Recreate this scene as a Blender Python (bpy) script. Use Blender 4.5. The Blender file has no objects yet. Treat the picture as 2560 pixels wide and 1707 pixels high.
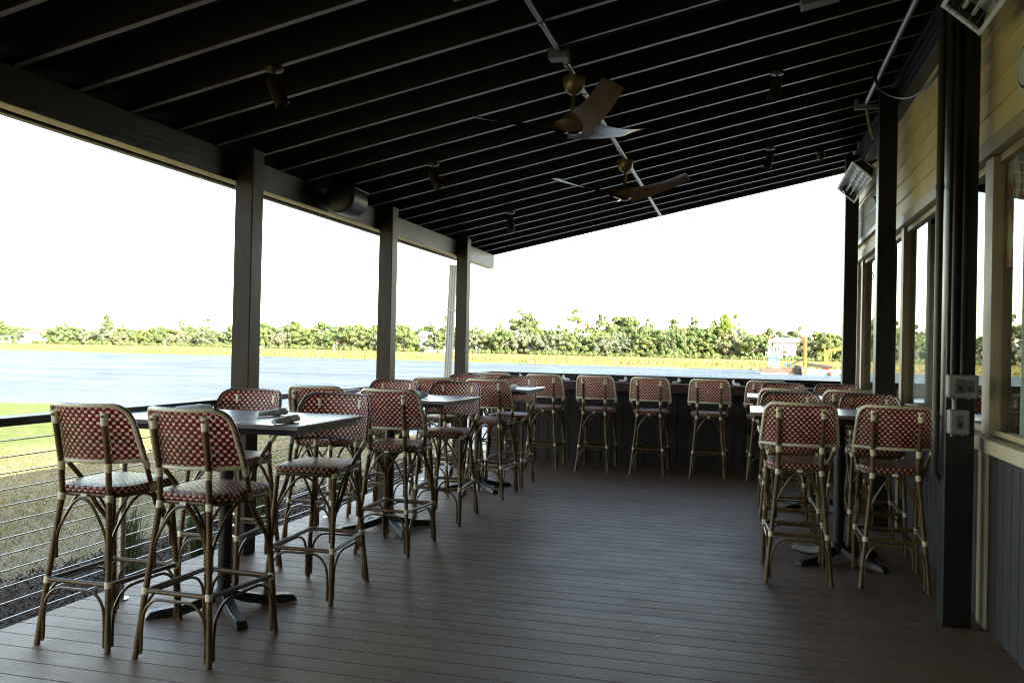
import bpy, math, random
import numpy as np
from mathutils import Vector, Matrix
S = bpy.context.scene
COL = S.collection
PI = math.pi
# ------------------------------------------------------------------ camera
cd = bpy.data.cameras.new("camera"); cam = bpy.data.objects.new("camera", cd); COL.objects.link(cam)
cd.sensor_fit = 'HORIZONTAL'; cd.sensor_width = 36.0; cd.lens = 2200 / 2560 * 36.0
cd.clip_start = 0.05; cd.clip_end = 6000
fwd = Vector((-0.2559493, 0.96665677, 0.00804049)).normalized()
rgt = Vector((4.39317890e-04, 1.16238479e-04, 9.99887e-06)).normalized()
upv = rgt.cross(fwd)
M4 = Matrix((rgt, upv, -fwd)).transposed().to_4x4(); M4.translation = (0, 0, 1.43)
cam.matrix_world = M4
S.camera = cam
# ------------------------------------------------------------------ sky, sun, exposure
SUN_AZ = math.radians(128.0); SUN_EL = math.radians(24.5)
w = bpy.data.worlds.new("World"); S.world = w; w.use_nodes = True
nt = w.node_tree; bg = nt.nodes["Background"]
sky = nt.nodes.new("ShaderNodeTexSky"); sky.sky_type = 'NISHITA'; sky.sun_disc = False
sky.sun_elevation = SUN_EL; sky.sun_rotation = SUN_AZ; sky.air_density = 1.0; sky.dust_density = 1.4; sky.ozone_density = 0.5
hz = nt.nodes.new("ShaderNodeMix"); hz.data_type = 'RGBA'; hz.blend_type = 'MULTIPLY'; hz.inputs[0].default_value = 1.0; hz.inputs[7].default_value = (1.12, 1.0, 0.86, 1)   # thin white winter haze over the blue
nt.links.new(sky.outputs[0], hz.inputs[6]); nt.links.new(hz.outputs[2], bg.inputs[0]); bg.inputs[1].default_value = 0.14
sl = bpy.data.lights.new("sun", 'SUN'); sl.energy = 3.7; sl.angle = math.radians(0.5); sl.color = (1.0, 0.95, 0.88)
sun = bpy.data.objects.new("sun", sl); COL.objects.link(sun)
sd = Vector((math.sin(SUN_AZ) * math.cos(SUN_EL), math.cos(SUN_AZ) * math.cos(SUN_EL), math.sin(SUN_EL)))
sun.rotation_euler = (-sd).to_track_quat('-Z', 'Y').to_euler(); sun.location = sd * 50
S.view_settings.view_transform = 'Standard'; S.view_settings.look = 'None'
S.view_settings.exposure = 3.1; S.view_settings.gamma = 1.0; S.view_settings.use_curve_mapping = False
try:
    S.cycles.max_bounces = 8; S.cycles.diffuse_bounces = 5; S.cycles.transparent_max_bounces = 24; S.cycles.use_denoising = True; S.cycles.filter_width = 1.15
except Exception: pass
# ------------------------------------------------------------------ mesh helpers
class MB:
    def __init__(s): s.v = []; s.f = []; s.uv = {}
    def quad(s, a, b, c, d, uv=None):
        n = len(s.v); s.v += [tuple(a), tuple(b), tuple(c), tuple(d)]
        if uv: s.uv[len(s.f)] = uv
        s.f.append((n, n + 1, n + 2, n + 3))
    def box(s, x0, x1, y0, y1, z0, z1):
        n = len(s.v)
        s.v += [(x0, y0, z0), (x1, y0, z0), (x1, y1, z0), (x0, y1, z0), (x0, y0, z1), (x1, y0, z1), (x1, y1, z1), (x0, y1, z1)]
        s.f += [tuple(n + i for i in q) for q in ((0, 3, 2, 1), (4, 5, 6, 7), (0, 1, 5, 4), (1, 2, 6, 5), (2, 3, 7, 6), (3, 0, 4, 7))]
        return s
    def prism(s, poly, ax, a, b):
        # polygon (2-D) extruded along axis ax ('x','y','z') from a to b
        def P(p, t): return {'x': (t, p[0], p[1]), 'y': (p[0], t, p[1]), 'z': (p[0], p[1], t)}[ax]
        n = len(s.v); k = len(poly)
        s.v += [P(p, a) for p in poly] + [P(p, b) for p in poly]
        s.f.append(tuple(n + i for i in range(k))[::-1]); s.f.append(tuple(n + k + i for i in range(k)))
        for i in range(k):
            j = (i + 1) % k; s.f.append((n + i, n + j, n + k + j, n + k + i))
        return s
    def tube(s, pts, r, n=8, caps=True):
        P = [Vector(p) for p in pts]; R = r if isinstance(r, (list, tuple)) else [r] * len(P)
        b = len(s.v); prev = None
        for i, p in enumerate(P):
            t = (P[min(i + 1, len(P) - 1)] - P[max(i - 1, 0)]).normalized()
            if prev is None:
                q = Vector((0, 0, 1)) if abs(t.z) < .9 else Vector((1, 0, 0))
                nx = t.cross(q).normalized()
            else:
                nx = (prev - t * prev.dot(t)).normalized()
            prev = nx; ny = t.cross(nx)
            for k in range(n):
                a = 2 * PI * k / n; s.v.append(tuple(p + (nx * math.cos(a) + ny * math.sin(a)) * R[i]))
        for i in range(len(P) - 1):
            for k in range(n):
                k2 = (k + 1) % n
                s.f.append((b + i * n + k, b + i * n + k2, b + (i + 1) * n + k2, b + (i + 1) * n + k))
        if caps:
            s.f.append(tuple(b + k for k in range(n))[::-1]); s.f.append(tuple(b + (len(P) - 1) * n + k for k in range(n)))
        return s
    def lathe(s, prof, c=(0, 0, 0), n=20):
        b = len(s.v)
        for r, z in prof:
            for k in range(n):
                a = 2 * PI * k / n; s.v.append((c[0] + r * math.cos(a), c[1] + r * math.sin(a), c[2] + z))
        for i in range(len(prof) - 1):
            for k in range(n):
                k2 = (k + 1) % n
                s.f.append((b + i * n + k, b + i * n + k2, b + (i + 1) * n + k2, b + (i + 1) * n + k))
        s.f.append(tuple(b + k for k in range(n))[::-1]); s.f.append(tuple(b + (len(prof) - 1) * n + k for k in range(n)))
        return s
    def xf(s, m, i0=0):
        for i in range(i0, len(s.v)): s.v[i] = tuple(m @ Vector(s.v[i]))
        return s
    def build(s, name, mat, parent=None, smooth=False, bevel=0):
        me = bpy.data.meshes.new(name); me.from_pydata(s.v, [], s.f); me.validate(verbose=False)
        if s.uv:
            ul = me.uv_layers.new(name="UVMap")
            for p in me.polygons:
                u = s.uv.get(p.index)
                if u:
                    for k, li in enumerate(p.loop_indices): ul.data[li].uv = u[k]
        if smooth:
            me.polygons.foreach_set('use_smooth', [True] * len(me.polygons))
            try: me.set_sharp_from_angle(angle=math.radians(50))
            except Exception: pass
        me.materials.append(mat); me.update()
        o = bpy.data.objects.new(name, me); COL.objects.link(o)
        if parent: o.parent = parent
        if bevel:
            m = o.modifiers.new("edge", 'BEVEL'); m.width = bevel; m.segments = 2; m.limit_method = 'ANGLE'
        return o
def crv(pts, sub=5):
    P = [Vector(p) for p in pts]; out = []
    for i in range(len(P) - 1):
        p0 = P[i - 1] if i else P[0] * 2 - P[1]; p1 = P[i]; p2 = P[i + 1]; p3 = P[i + 2] if i + 2 < len(P) else P[-1] * 2 - P[-2]
        for k in range(sub):
            t = k / sub
            out.append(.5 * ((2 * p1) + (p2 - p0) * t + (2 * p0 - 5 * p1 + 4 * p2 - p3) * t * t + (3 * p1 - p0 - 3 * p2 + p3) * t ** 3))
    out.append(P[-1]); return out
def thing(name, label, cat, loc=(0, 0, 0), rz=0, group=None):
    o = bpy.data.objects.new(name, None); COL.objects.link(o); o.empty_display_size = .1
    o.location = loc; o.rotation_euler = (0, 0, rz); o['label'] = label; o['category'] = cat
    if group: o['group'] = group
    return o
def tag(o, label, cat, group=None):
    o['label'] = label; o['category'] = cat
    if group: o['group'] = group
    return o
def struct(o): o['kind'] = 'structure'; return o
def stuff(o, label=None, cat=None):
    o['kind'] = 'stuff'
    if label: o['label'] = label; o['category'] = cat
    return o
def dup(o, parent=None):
    c = o.copy(); COL.objects.link(c)
    if parent: c.parent = parent
    for ch in list(o.children): dup(ch, c)
    return c
# ------------------------------------------------------------------ materials
class NT:
    def __init__(s, name):
        s.m = bpy.data.materials.new(name); s.m.use_nodes = True; s.t = s.m.node_tree; s.b = s.t.nodes["Principled BSDF"]; s.out = s.t.nodes["Material Output"]
    def n(s, typ, **kw):
        d = s.t.nodes.new(typ)
        for k, v in kw.items():
            if k.startswith('i_'):
                key = k[2:]; key = int(key) if key.isdigit() else key
                d.inputs[key].default_value = v
            else: setattr(d, k, v)
        return d
    def l(s, a, b): s.t.links.new(a, b)
    def coord(s, kind='Object', scale=(1, 1, 1), geo=False):
        mp = s.n("ShaderNodeMapping"); mp.inputs['Scale'].default_value = scale
        if geo: s.l(s.n("ShaderNodeNewGeometry").outputs['Position'], mp.inputs[0])
        else: s.l(s.n("ShaderNodeTexCoord").outputs[kind], mp.inputs[0])
        return mp.outputs[0]
    def noise(s, vec, scale, detail=4, rough=.55):
        d = s.n("ShaderNodeTexNoise"); d.inputs['Scale'].default_value = scale; d.inputs['Detail'].default_value = detail; d.inputs['Roughness'].default_value = rough
        s.l(vec, d.inputs['Vector']); return d.outputs['Fac']
    def ramp(s, fac, stops):
        d = s.n("ShaderNodeValToRGB"); e = d.color_ramp.elements
        while len(e) < len(stops): e.new(.5)
        for i, (p, c) in enumerate(stops): e[i].position = p; e[i].color = (*c, 1) if len(c) == 3 else c
        s.l(fac, d.inputs[0]); return d.outputs[0]
    def mix(s, fac, a, b, mode='MIX'):
        d = s.n("ShaderNodeMix", data_type='RGBA', blend_type=mode)
        for x, i in ((fac, 0), (a, 6), (b, 7)):
            if hasattr(x, 'is_output'): s.l(x, d.inputs[i])
            else: d.inputs[i].default_value = x if i == 0 else ((*x, 1) if len(x) == 3 else x)
        return d.outputs[2]
    def math(s, op, a, b=None, c=None):
        d = s.n("ShaderNodeMath", operation=op)
        for i, x in enumerate((a, b, c)):
            if x is None: continue
            if hasattr(x, 'is_output'): s.l(x, d.inputs[i])
            else: d.inputs[i].default_value = x
        return d.outputs[0]
    def base(s, c, rough=.5, metal=0, spec=.5):
        if hasattr(c, 'is_output'): s.l(c, s.b.inputs['Base Color'])
        else: s.b.inputs['Base Color'].default_value = (*c, 1)
        if hasattr(rough, 'is_output'): s.l(rough, s.b.inputs['Roughness'])
        else: s.b.inputs['Roughness'].default_value = rough
        s.b.inputs['Metallic'].default_value = metal; s.b.inputs['Specular IOR Level'].default_value = spec
        return s
    def bump(s, h, strength=.3, dist=.01):
        d = s.n("ShaderNodeBump"); d.inputs['Strength'].default_value = strength; d.inputs['Distance'].default_value = dist
        s.l(h, d.inputs['Height']); s.l(d.outputs[0], s.b.inputs['Normal']); return s
def plain(name, c, rough=.5, metal=0, spec=.5, var=.25, scale=12, bump=0.0, stretch=(1, 1, 1), geo=False):
    t = NT(name); v = t.coord(scale=stretch, geo=geo); f = t.noise(v, scale, 5, .6)
    d = tuple(x * (1 - var) for x in c); u = tuple(min(1, x * (1 + var)) for x in c)
    t.base(t.ramp(f, [(.25, d), (.75, u)]), t.math('MULTIPLY_ADD', f, .2, rough - .1), metal, spec)
    if bump: t.bump(f, bump, .01)
    return t.m
def wood_paint(name, c, rough, stretch, var=.3, spec=.5):
    t = NT(name); v = t.coord(scale=stretch, geo=True)
    f = t.noise(v, 9, 6, .65); g = t.noise(t.coord(geo=True), 2.2, 4, .6)
    col = t.mix(t.math('MULTIPLY', g, .8), t.ramp(f, [(.3, tuple(x * (1 - var) for x in c)), (.7, tuple(x * (1 + var) for x in c))]), tuple(x * 1.5 for x in c))
    t.base(col, t.math('MULTIPLY_ADD', t.math('ADD', f, g), .18, rough - .18), 0, spec); t.bump(f, .35, .006)
    return t.m
MT = {}
MT['post'] = wood_paint('dark_stained_post', (.030, .021, .015), .42, (9, 9, .35), .7, spec=.16)
MT['beam'] = wood_paint('dark_painted_beam', (.018, .0145, .013), .42, (6, .5, 6), spec=.28)
MT['rafter'] = wood_paint('dark_painted_rafter', (.013, .011, .0095), .45, (.5, 7, 7), spec=.25)
MT['rafter_lit_edge'] = wood_paint('rafter_edge_painted_light', (.17, .145, .115), .32, (.5, 12, 12), .35, spec=.8)  # light on the rafter undersides put into a paler colour than the sides
MT['ceil'] = plain('ceiling_board_black', (.006, .005, .0045), .7, var=.3, scale=4)
MT['lamin'] = wood_paint('pale_beam_underside', (.80, .64, .32), .6, (8, .4, 8), var=.35)
MT['column'] = wood_paint('black_brown_column_paint', (.007, .006, .0055), .42, (8, 8, .6))
MT['blackmetal'] = plain('black_powder_coat', (.012, .012, .013), .42, 0, .5, .2, 30)
MT['steel'] = plain('brushed_steel', (.55, .55, .54), .32, 1.0, .5, .08, 60)
MT['conduit'] = plain('galvanised_pipe', (.24, .235, .22), .34, .85, .5, .15, 20)
MT['darkpipe'] = plain('brown_painted_pipe', (.05, .038, .035), .4, 0, .5, .2, 20)
MT['white'] = plain('white_paint', (.74, .73, .70), .45, 0, .5, .06, 8)
MT['paper'] = plain('white_paper', (.86, .84, .80), .75, 0, .3, .08, 40, .3)
MT['cream'] = plain('cream_plastic_cane', (.76, .68, .46), .4, 0, .5, .12, 60)
MT['tagwhite'] = plain('white_plastic_clip', (.72, .70, .64), .45, 0, .5, .05, 20)
MT['tan'] = plain('tan_siding_paint', (.80, .61, .34), .6, 0, .35, .12, 3.5, .08, geo=True)
MT['trim'] = plain('beige_trim_paint', (.42, .34, .22), .55, 0, .4, .1, 6, .05, geo=True)
MT['jamb'] = plain('tan_jamb_paint', (.36, .27, .15), .55, 0, .4, .15, 6, .05, geo=True)
MT['greybox'] = plain('grey_cast_box', (.20, .195, .185), .5, .2, .5, .1, 40, .1)
MT['cover'] = plain('dark_clear_cover', (.07, .07, .068), .25, 0, .5, .2, 40)
MT['bronze'] = plain('brass_canopy', (.24, .185, .085), .36, .7, .5, .15, 8)
MT['curtain'] = plain('grey_drape', (.55, .55, .53), .9, 0, .2, .1, 6)
MT['inside'] = plain('dim_interior', (.05, .045, .04), .9, 0, .2, .2, 2)
def t_frame():
    t = NT('bamboo_look_tube'); v = t.coord(scale=(30, 30, 3)); f = t.noise(v, 3, 4); g = t.noise(t.coord(), 90, 2)
    c = t.ramp(f, [(.25, (.06, .032, .010)), (.6, (.16, .088, .026)), (.8, (.28, .165, .05))])
    t.base(t.mix(t.math('MULTIPLY', g, .35), c, (.03, .02, .012)), .33); return t.m
MT['cane'] = t_frame()
def t_weave():
    t = NT('woven_red_and_cream'); uv = t.n("ShaderNodeUVMap"); sp = t.n("ShaderNodeSeparateXYZ"); t.l(uv.outputs[0], sp.inputs[0])
    u, v = sp.outputs[0], sp.outputs[1]
    fu, fv = t.math('FRACT', u), t.math('FRACT', v); iu, iv = t.math('FLOOR', u), t.math('FLOOR', v)
    par = t.math('FLOORED_MODULO', t.math('ADD', iu, iv), 2.0)
    du = t.math('ABSOLUTE', t.math('SUBTRACT', fu, .5)); dv = t.math('ABSOLUTE', t.math('SUBTRACT', fv, .5))
    inu = t.math('LESS_THAN', du, .42); inv = t.math('LESS_THAN', dv, .29)
    cream = t.math('MULTIPLY', t.math('MULTIPLY', inu, inv), t.math('LESS_THAN', par, .5))
    wn = t.n("ShaderNodeTexWhiteNoise", noise_dimensions='2D'); cb = t.n("ShaderNodeCombineXYZ"); t.l(iu, cb.inputs[0]); t.l(iv, cb.inputs[1]); t.l(cb.outputs[0], wn.inputs['Vector'])
    rnd = wn.outputs['Value']
    crm = t.mix(rnd, (.56, .48, .31), (.76, .67, .47)); red = t.mix(rnd, (.19, .006, .007), (.28, .010, .010))
    red = t.mix(inv, red, t.mix(rnd, (.055, .004, .007), (.10, .006, .010)))
    col = t.mix(cream, red, crm)
    h = t.math('MULTIPLY', t.math('SUBTRACT', 1.0, t.math('MULTIPLY', du, 1.6)), t.math('SUBTRACT', 1.0, t.math('MULTIPLY', dv, 1.6)))
    t.base(col, .32, 0, .5); t.bump(h, .8, .004)
    # the open pin-holes where strands cross
    hu = t.math('GREATER_THAN', du, .44); hv = t.math('GREATER_THAN', dv, .40)
    hole = t.math('MULTIPLY', t.math('MULTIPLY', hu, hv), t.math('GREATER_THAN', rnd, .35))
    tl = t.n("ShaderNodeBsdfTranslucent"); t.l(col, tl.inputs[0])
    m1 = t.n("ShaderNodeMixShader"); m1.inputs[0].default_value = .28; t.l(t.b.outputs[0], m1.inputs[1]); t.l(tl.outputs[0], m1.inputs[2])
    tr = t.n("ShaderNodeBsdfTransparent"); m2 = t.n("ShaderNodeMixShader"); t.l(hole, m2.inputs[0]); t.l(m1.outputs[0], m2.inputs[1]); t.l(tr.outputs[0], m2.inputs[2])
    t.l(m2.outputs[0], t.out.inputs[0]); return t.m
MT['weave'] = t_weave()
def t_piping():
    t = NT('maroon_wrapped_edge'); v = t.coord(scale=(1, 1, 1)); wv = t.n("ShaderNodeTexWave", wave_type='BANDS', bands_direction='DIAGONAL'); wv.inputs['Scale'].default_value = 28; t.l(v, wv.inputs[0])
    t.base(t.ramp(wv.outputs['Fac'], [(.35, (.05, .010, .018)), (.7, (.12, .03, .04)), (.93, (.40, .30, .26))]), .3); return t.m
MT['piping'] = t_piping()
def t_deck():
    t = NT('composite_deck_boards'); pos = t.n("ShaderNodeNewGeometry").outputs['Position']; sp = t.n("ShaderNodeSeparateXYZ"); t.l(pos, sp.inputs[0])
    wn = t.n("ShaderNodeTexWhiteNoise", noise_dimensions='1D'); t.l(t.math('FLOOR', t.math('DIVIDE', t.math('ADD', sp.outputs[1], 10.0), .1447)), wn.inputs['W'])
    gr = t.noise(t.coord(scale=(1.2, 26, 1), geo=True), 4, 6, .7); bl = t.noise(t.coord(geo=True), 1.3, 5, .6); fine = t.noise(t.coord(scale=(1, 2.5, 1), geo=True), 260, 2, .8)
    c = t.ramp(gr, [(.3, (.100, .053, .027)), (.7, (.185, .106, .060))])
    c = t.mix(t.math('MULTIPLY', wn.outputs[0], .65), c, (.09, .052, .030))
    c = t.mix(t.math('MULTIPLY', t.math('SUBTRACT', bl, .35), .9), c, (.22, .146, .094))
    c = t.mix(.75, c, t.mix(fine, (.45, .45, .45), (1.5, 1.5, 1.5)), 'MULTIPLY')
    # pale scuffs and scratches
    for sc, st, th in ((1.6, (1.0, 3.2, 1), .694), (2.2, (3.0, .8, 1), .70), (3.4, (2.2, 2.0, 1), .715)):
        d = t.noise(t.coord(scale=st, geo=True), sc, 1.5, .4)
        line = t.math('LESS_THAN', t.math('ABSOLUTE', t.math('SUBTRACT', d, .5)), .0016)
        gate = t.math('GREATER_THAN', t.noise(t.coord(geo=True), sc * 1.7, 2, .5), .60)
        c = t.mix(t.math('MULTIPLY', t.math('MULTIPLY', line, gate), .30), c, (.5, .46, .42))
    # screw heads in pairs over every joist
    px_ = t.math('ABSOLUTE', t.math('SUBTRACT', t.math('FRACT', t.math('DIVIDE', sp.outputs[0], .406)), .5))
    py_ = t.math('ABSOLUTE', t.math('SUBTRACT', t.math('ABSOLUTE', t.math('SUBTRACT', t.math('FRACT', t.math('DIVIDE', t.math('ADD', sp.outputs[1], 4.0), .1447)), .5)), .33))
    scr = t.math('MULTIPLY', t.math('LESS_THAN', px_, .0095), t.math('LESS_THAN', py_, .027))
    c = t.mix(t.math('MULTIPLY', scr, .8), c, (.02, .014, .01))
    sm = t.noise(t.coord(geo=True), 2.7, 6, .7)
    t.base(c, t.math('MULTIPLY_ADD', sm, .34, .34), 0, .34); t.bump(t.math('ADD', gr, fine), .25, .003); return t.m
MT['deck'] = t_deck()
def t_table():
    t = NT('dark_woodgrain_tabletop'); g = t.noise(t.coord(scale=(1.2, 14, 1)), 5, 6, .65); f = t.noise(t.coord(), 3, 4)
    t.base(t.ramp(g, [(.3, (.19, .165, .15)), (.7, (.34, .31, .29))]), t.math('MULTIPLY_ADD', f, .2, .16)); t.bump(g, .08, .002); return t.m
MT['table'] = t_table()
def t_groove(name, c, pitch, axis):
    t = NT(name); sp = t.n("ShaderNodeSeparateXYZ"); t.l(t.n("ShaderNodeNewGeometry").outputs['Position'], sp.inputs[0])
    f = t.noise(t.coord(scale=(14, 14, 1.2), geo=True), 6, 5, .7)
    t.base(t.ramp(f, [(.3, tuple(x * .75 for x in c)), (.75, tuple(x * 1.3 for x in c))]), .6, 0, .4); t.bump(f, .4, .006); return t.m
MT['slate'] = t_groove('dark_slate_siding', (.030, .026, .026), .135, 0)
MT['barwood'] = wood_paint('red_brown_counter_wood', (.075, .035, .030), .4, (.5, 8, 8))
def t_leaf(name, cols, trans=.45):
    t = NT(name); g = t.n("ShaderNodeNewGeometry"); oi = t.n("ShaderNodeObjectInfo")
    c = t.ramp(g.outputs['Random Per Island'], [(i / (len(cols) - 1) if len(cols) > 1 else 0, k) for i, k in enumerate(cols)])
    c = t.mix(1.0, c, t.ramp(oi.outputs['Random'], [(0, (.70, .84, .78)), (.5, (.86, .96, .92)), (1, (1.08, 1.06, .86))]), 'MULTIPLY')
    t.base(c, .7, 0, .2); tl = t.n("ShaderNodeBsdfTranslucent"); t.l(c, tl.inputs[0])
    m = t.n("ShaderNodeMixShader"); m.inputs[0].default_value = trans; t.l(t.b.outputs[0], m.inputs[1]); t.l(tl.outputs[0], m.inputs[2]); t.l(m.outputs[0], t.out.inputs[0]); return t.m
MT['oak'] = t_leaf('oak_leaves', [(.09, .125, .045), (.15, .19, .07), (.19, .225, .09), (.16, .205, .075), (.24, .25, .12)])
MT['moss'] = t_leaf('oak_leaves_with_grey_moss', [(.10, .12, .065), (.23, .23, .16), (.15, .175, .085), (.30, .285, .22), (.17, .195, .10)])
MT['pine'] = t_leaf('pine_needles', [(.09, .125, .045), (.16, .195, .075), (.22, .225, .10), (.14, .18, .065)])
MT['bright'] = t_leaf('bright_green_leaves', [(.12, .17, .025), (.19, .25, .035), (.23, .25, .06), (.15, .21, .035)])
MT['autumn'] = t_leaf('autumn_leaves', [(.22, .16, .06), (.32, .22, .09), (.20, .19, .07), (.36, .26, .15)])
MT['bark'] = plain('grey_bark', (.22, .19, .15), .85, 0, .2, .3, 6)
MT['twig'] = plain('bare_pinkish_twigs', (.26, .19, .15), .85, 0, .2, .2, 6)
def t_glass():
    t = NT('window_glass'); fr = t.n("ShaderNodeFresnel"); fr.inputs[0].default_value = 1.65
    tr = t.n("ShaderNodeBsdfTransparent"); tr.inputs[0].default_value = (.72, .78, .76, 1); gl = t.n("ShaderNodeBsdfGlossy"); gl.inputs['Roughness'].default_value = .0; gl.inputs[0].default_value = (.96, .98, .98, 1)
    m = t.n("ShaderNodeMixShader"); t.l(fr.outputs[0], m.inputs[0]); t.l(tr.outputs[0], m.inputs[1]); t.l(gl.outputs[0], m.inputs[2]); t.l(m.outputs[0], t.out.inputs[0]); return t.m
MT['glass'] = t_glass()
def t_lawn():
    t = NT('lawn'); sp = t.n("ShaderNodeSeparateXYZ"); t.l(t.n("ShaderNodeNewGeometry").outputs['Position'], sp.inputs[0])
    a = t.noise(t.coord(geo=True), .35, 5, .6); b = t.noise(t.coord(scale=(1, .5, 1), geo=True), 14, 5, .75); c0 = t.noise(t.coord(geo=True), 60, 3, .8)
    dry = t.ramp(c0, [(.3, (.20, .155, .085)), (.7, (.56, .46, .29))]); grn = t.ramp(t.math('MULTIPLY_ADD', t.noise(t.coord(scale=(1, .6, 1), geo=True), 5, 6, .8), .7, t.math('MULTIPLY', c0, .3)), [(.36, (.055, .095, .018)), (.5, (.13, .17, .04)), (.64, (.26, .25, .09))])
    far = t.n("ShaderNodeMapRange"); t.l(t.math('MULTIPLY_ADD', sp.outputs[0], -1.0, t.math('MULTIPLY', a, 9.0)), far.inputs[0]); far.inputs[1].default_value = 11.5; far.inputs[2].default_value = 17.0
    k = t.math('MULTIPLY_ADD', t.math('SUBTRACT', b, .5), 1.3, far.outputs[0])
    k = t.math('MINIMUM', t.math('MAXIMUM', k, .06), 1.0)
    t.base(t.mix(k, dry, grn), .9, 0, .1); t.bump(t.math('ADD', b, c0), 1.0, .05); return t.m
MT['lawn'] = t_lawn()
MT['blade'] = t_leaf('dry_grass_blades', [(.15, .105, .055), (.26, .20, .11), (.10, .11, .03), (.33, .25, .15)], .2)
MT['tuft'] = t_leaf('green_grass_tuft', [(.05, .065, .02), (.09, .11, .035), (.17, .15, .07)], .2)
MT['mulch'] = plain('bark_mulch', (.045, .032, .026), .95, 0, .1, .75, 34, 1.0, geo=True)
MT['mulchbit'] = t_leaf('mulch_chips', [(.02, .014, .011), (.06, .04, .03), (.10, .075, .06)], 0)
def t_marsh():
    t = NT('marsh_ground'); a = t.noise(t.coord(scale=(.6, 3, 1), geo=True), .05, 6, .65); b = t.noise(t.coord(scale=(1, .3, 1), geo=True), .9, 4, .7)
    c = t.ramp(a, [(.3, (.145, .112, .032)), (.55, (.21, .17, .065)), (.75, (.26, .225, .11))])
    t.base(t.mix(t.math('MULTIPLY', b, .5), c, (.17, .13, .03)), .9, 0, .1); t.bump(b, .8, .5); return t.m
MT['marsh'] = t_marsh()
MT['reed'] = t_leaf('golden_marsh_reeds', [(.155, .11, .026), (.21, .165, .05), (.26, .215, .09), (.14, .125, .034)], .2)
def t_water():
    t = NT('river_water'); a = t.noise(t.coord(scale=(1.0, 1.2, 1), geo=True), .8, 5, .65); b = t.noise(t.coord(scale=(.6, 1.0, 1), geo=True), .10, 4, .6); c = t.noise(t.coord(geo=True), 4, 3, .6)
    t.base((.02, .055, .095), t.math('MULTIPLY_ADD', b, .20, .10), 0, .5); t.b.inputs['IOR'].default_value = 1.24
    t.bump(t.math('ADD', t.math('ADD', a, t.math('MULTIPLY', b, 1.5)), t.math('MULTIPLY', c, .25)), 1.0, .5)
    # silty river: the mirror part is weaker than on clear still water
    fr = t.n("ShaderNodeFresnel"); fr.inputs[0].default_value = 1.33; nrm = [l.from_socket for l in t.t.links if l.to_socket == t.b.inputs['Normal']][0]; t.l(nrm, fr.inputs['Normal'])
    df = t.n("ShaderNodeBsdfDiffuse"); t.l(t.ramp(b, [(.35, (.06, .083, .108)), (.65, (.11, .138, .162))]), df.inputs[0]); t.l(nrm, df.inputs['Normal'])
    gl = t.n("ShaderNodeBsdfGlossy"); gl.inputs['Roughness'].default_value = .12; t.l(nrm, gl.inputs['Normal'])
    mx = t.n("ShaderNodeMixShader"); t.l(t.math('MULTIPLY', fr.outputs[0], .33), mx.inputs[0]); t.l(df.outputs[0], mx.inputs[1]); t.l(gl.outputs[0], mx.inputs[2]); t.l(mx.outputs[0], t.out.inputs[0]); return t.m
MT['water'] = t_water()
MT['ground'] = plain('far_ground', (.10, .10, .05), .95, 0, .1, .3, .02, geo=True)
RZ = lambda a: Matrix.Rotation(a, 4, 'Z')
random.seed(5); rng = np.random.default_rng(7)
# ================================================================== setting
LZ = -.40; WZ = -1.6
# far ground to the horizon, river, near lawn
m = MB(); n = 24
xs = np.linspace(-2500, 1500, 60)
ys = [171.5, 174, 176, 185, 215, 262, 285, 330, 420, 800, 3500]; zs = [-2.2, -1.55, -1.25, -1.12, -.9, -.45, -.25, -.3, -.6, -1, -1]
def bank(x): return 1.6 * math.sin(x * .05) + 1.1 * math.sin(x * .13 + 1) + .6 * math.sin(x * .41)
def gz(x, y):
    z = float(np.interp(y, ys, zs))
    if x < -200 and y > 200: z -= min(1.0, (-200 - x) * .006) * min(1, (y - 200) / 80)
    return z
xs = list(np.arange(-420, 130, 4.0)); xs = [-3500, -1500, -800, -550] + xs + [200, 500, 1500, 3500]
base_i = len(m.v)
for y in ys:
    for x in xs: m.v.append((x, y + (bank(x) if y < 200 else 0), gz(x, y)))
k = len(xs)
for j in range(len(ys) - 1):
    for i in range(k - 1): m.f.append((j * k + i, j * k + i + 1, (j + 1) * k + i + 1, (j + 1) * k + i))
struct(m.build('marsh', MT['marsh'], smooth=True))
m = MB(); m.quad((-3500, -600, WZ), (3500, -600, WZ), (3500, 178, WZ), (-3500, 178, WZ)); struct(m.build('river', MT['water']))
# lawn: a sheet with a bank down to the water
edge = [(-80, 20.6), (-45, 21.2), (-24, 21.4), (-19.4, 21.2), (-15.5, 21.5), (-12.5, 21.2), (-10, 20.4), (-8, 19.2), (-6.9, 18.0), (-5.6, 16.6), (-4.2, 15.6), (-2, 14.6), (2, 13.8), (9, 13.5), (30, 13.4), (80, 13.4)]
edge = [tuple(p)[:2] for p in crv([(a, b, 0) for a, b in edge], 4)]
m = MB()
rows = [(-60, 0, LZ), (-4, 0, LZ), (.6, 1, LZ), (0, 1, LZ), (-.0, 1, LZ)]
L = len(edge)
for kind in range(7):
    for x, y in edge:
        if kind == 0: m.v.append((x, -60, LZ))
        elif kind == 1: m.v.append((x, -4, LZ))
        elif kind == 2: m.v.append((x, y - 3, LZ + .02 * math.sin(x * 2)))
        elif kind == 3: m.v.append((x, y - .7, LZ + .03 * math.sin(x * 1.3)))
        elif kind == 4: m.v.append((x, y, LZ - .10 + .05 * math.sin(x * 3.1)))
        elif kind == 5: m.v.append((x, y + .35, LZ - .5))
        else: m.v.append((x, y + 1.0, WZ - .3))
for j in range(6):
    for i in range(L - 1): m.f.append((j * L + i, j * L + i + 1, (j + 1) * L + i + 1, (j + 1) * L + i))
struct(m.build('lawn', MT['lawn'], smooth=True))
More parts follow.
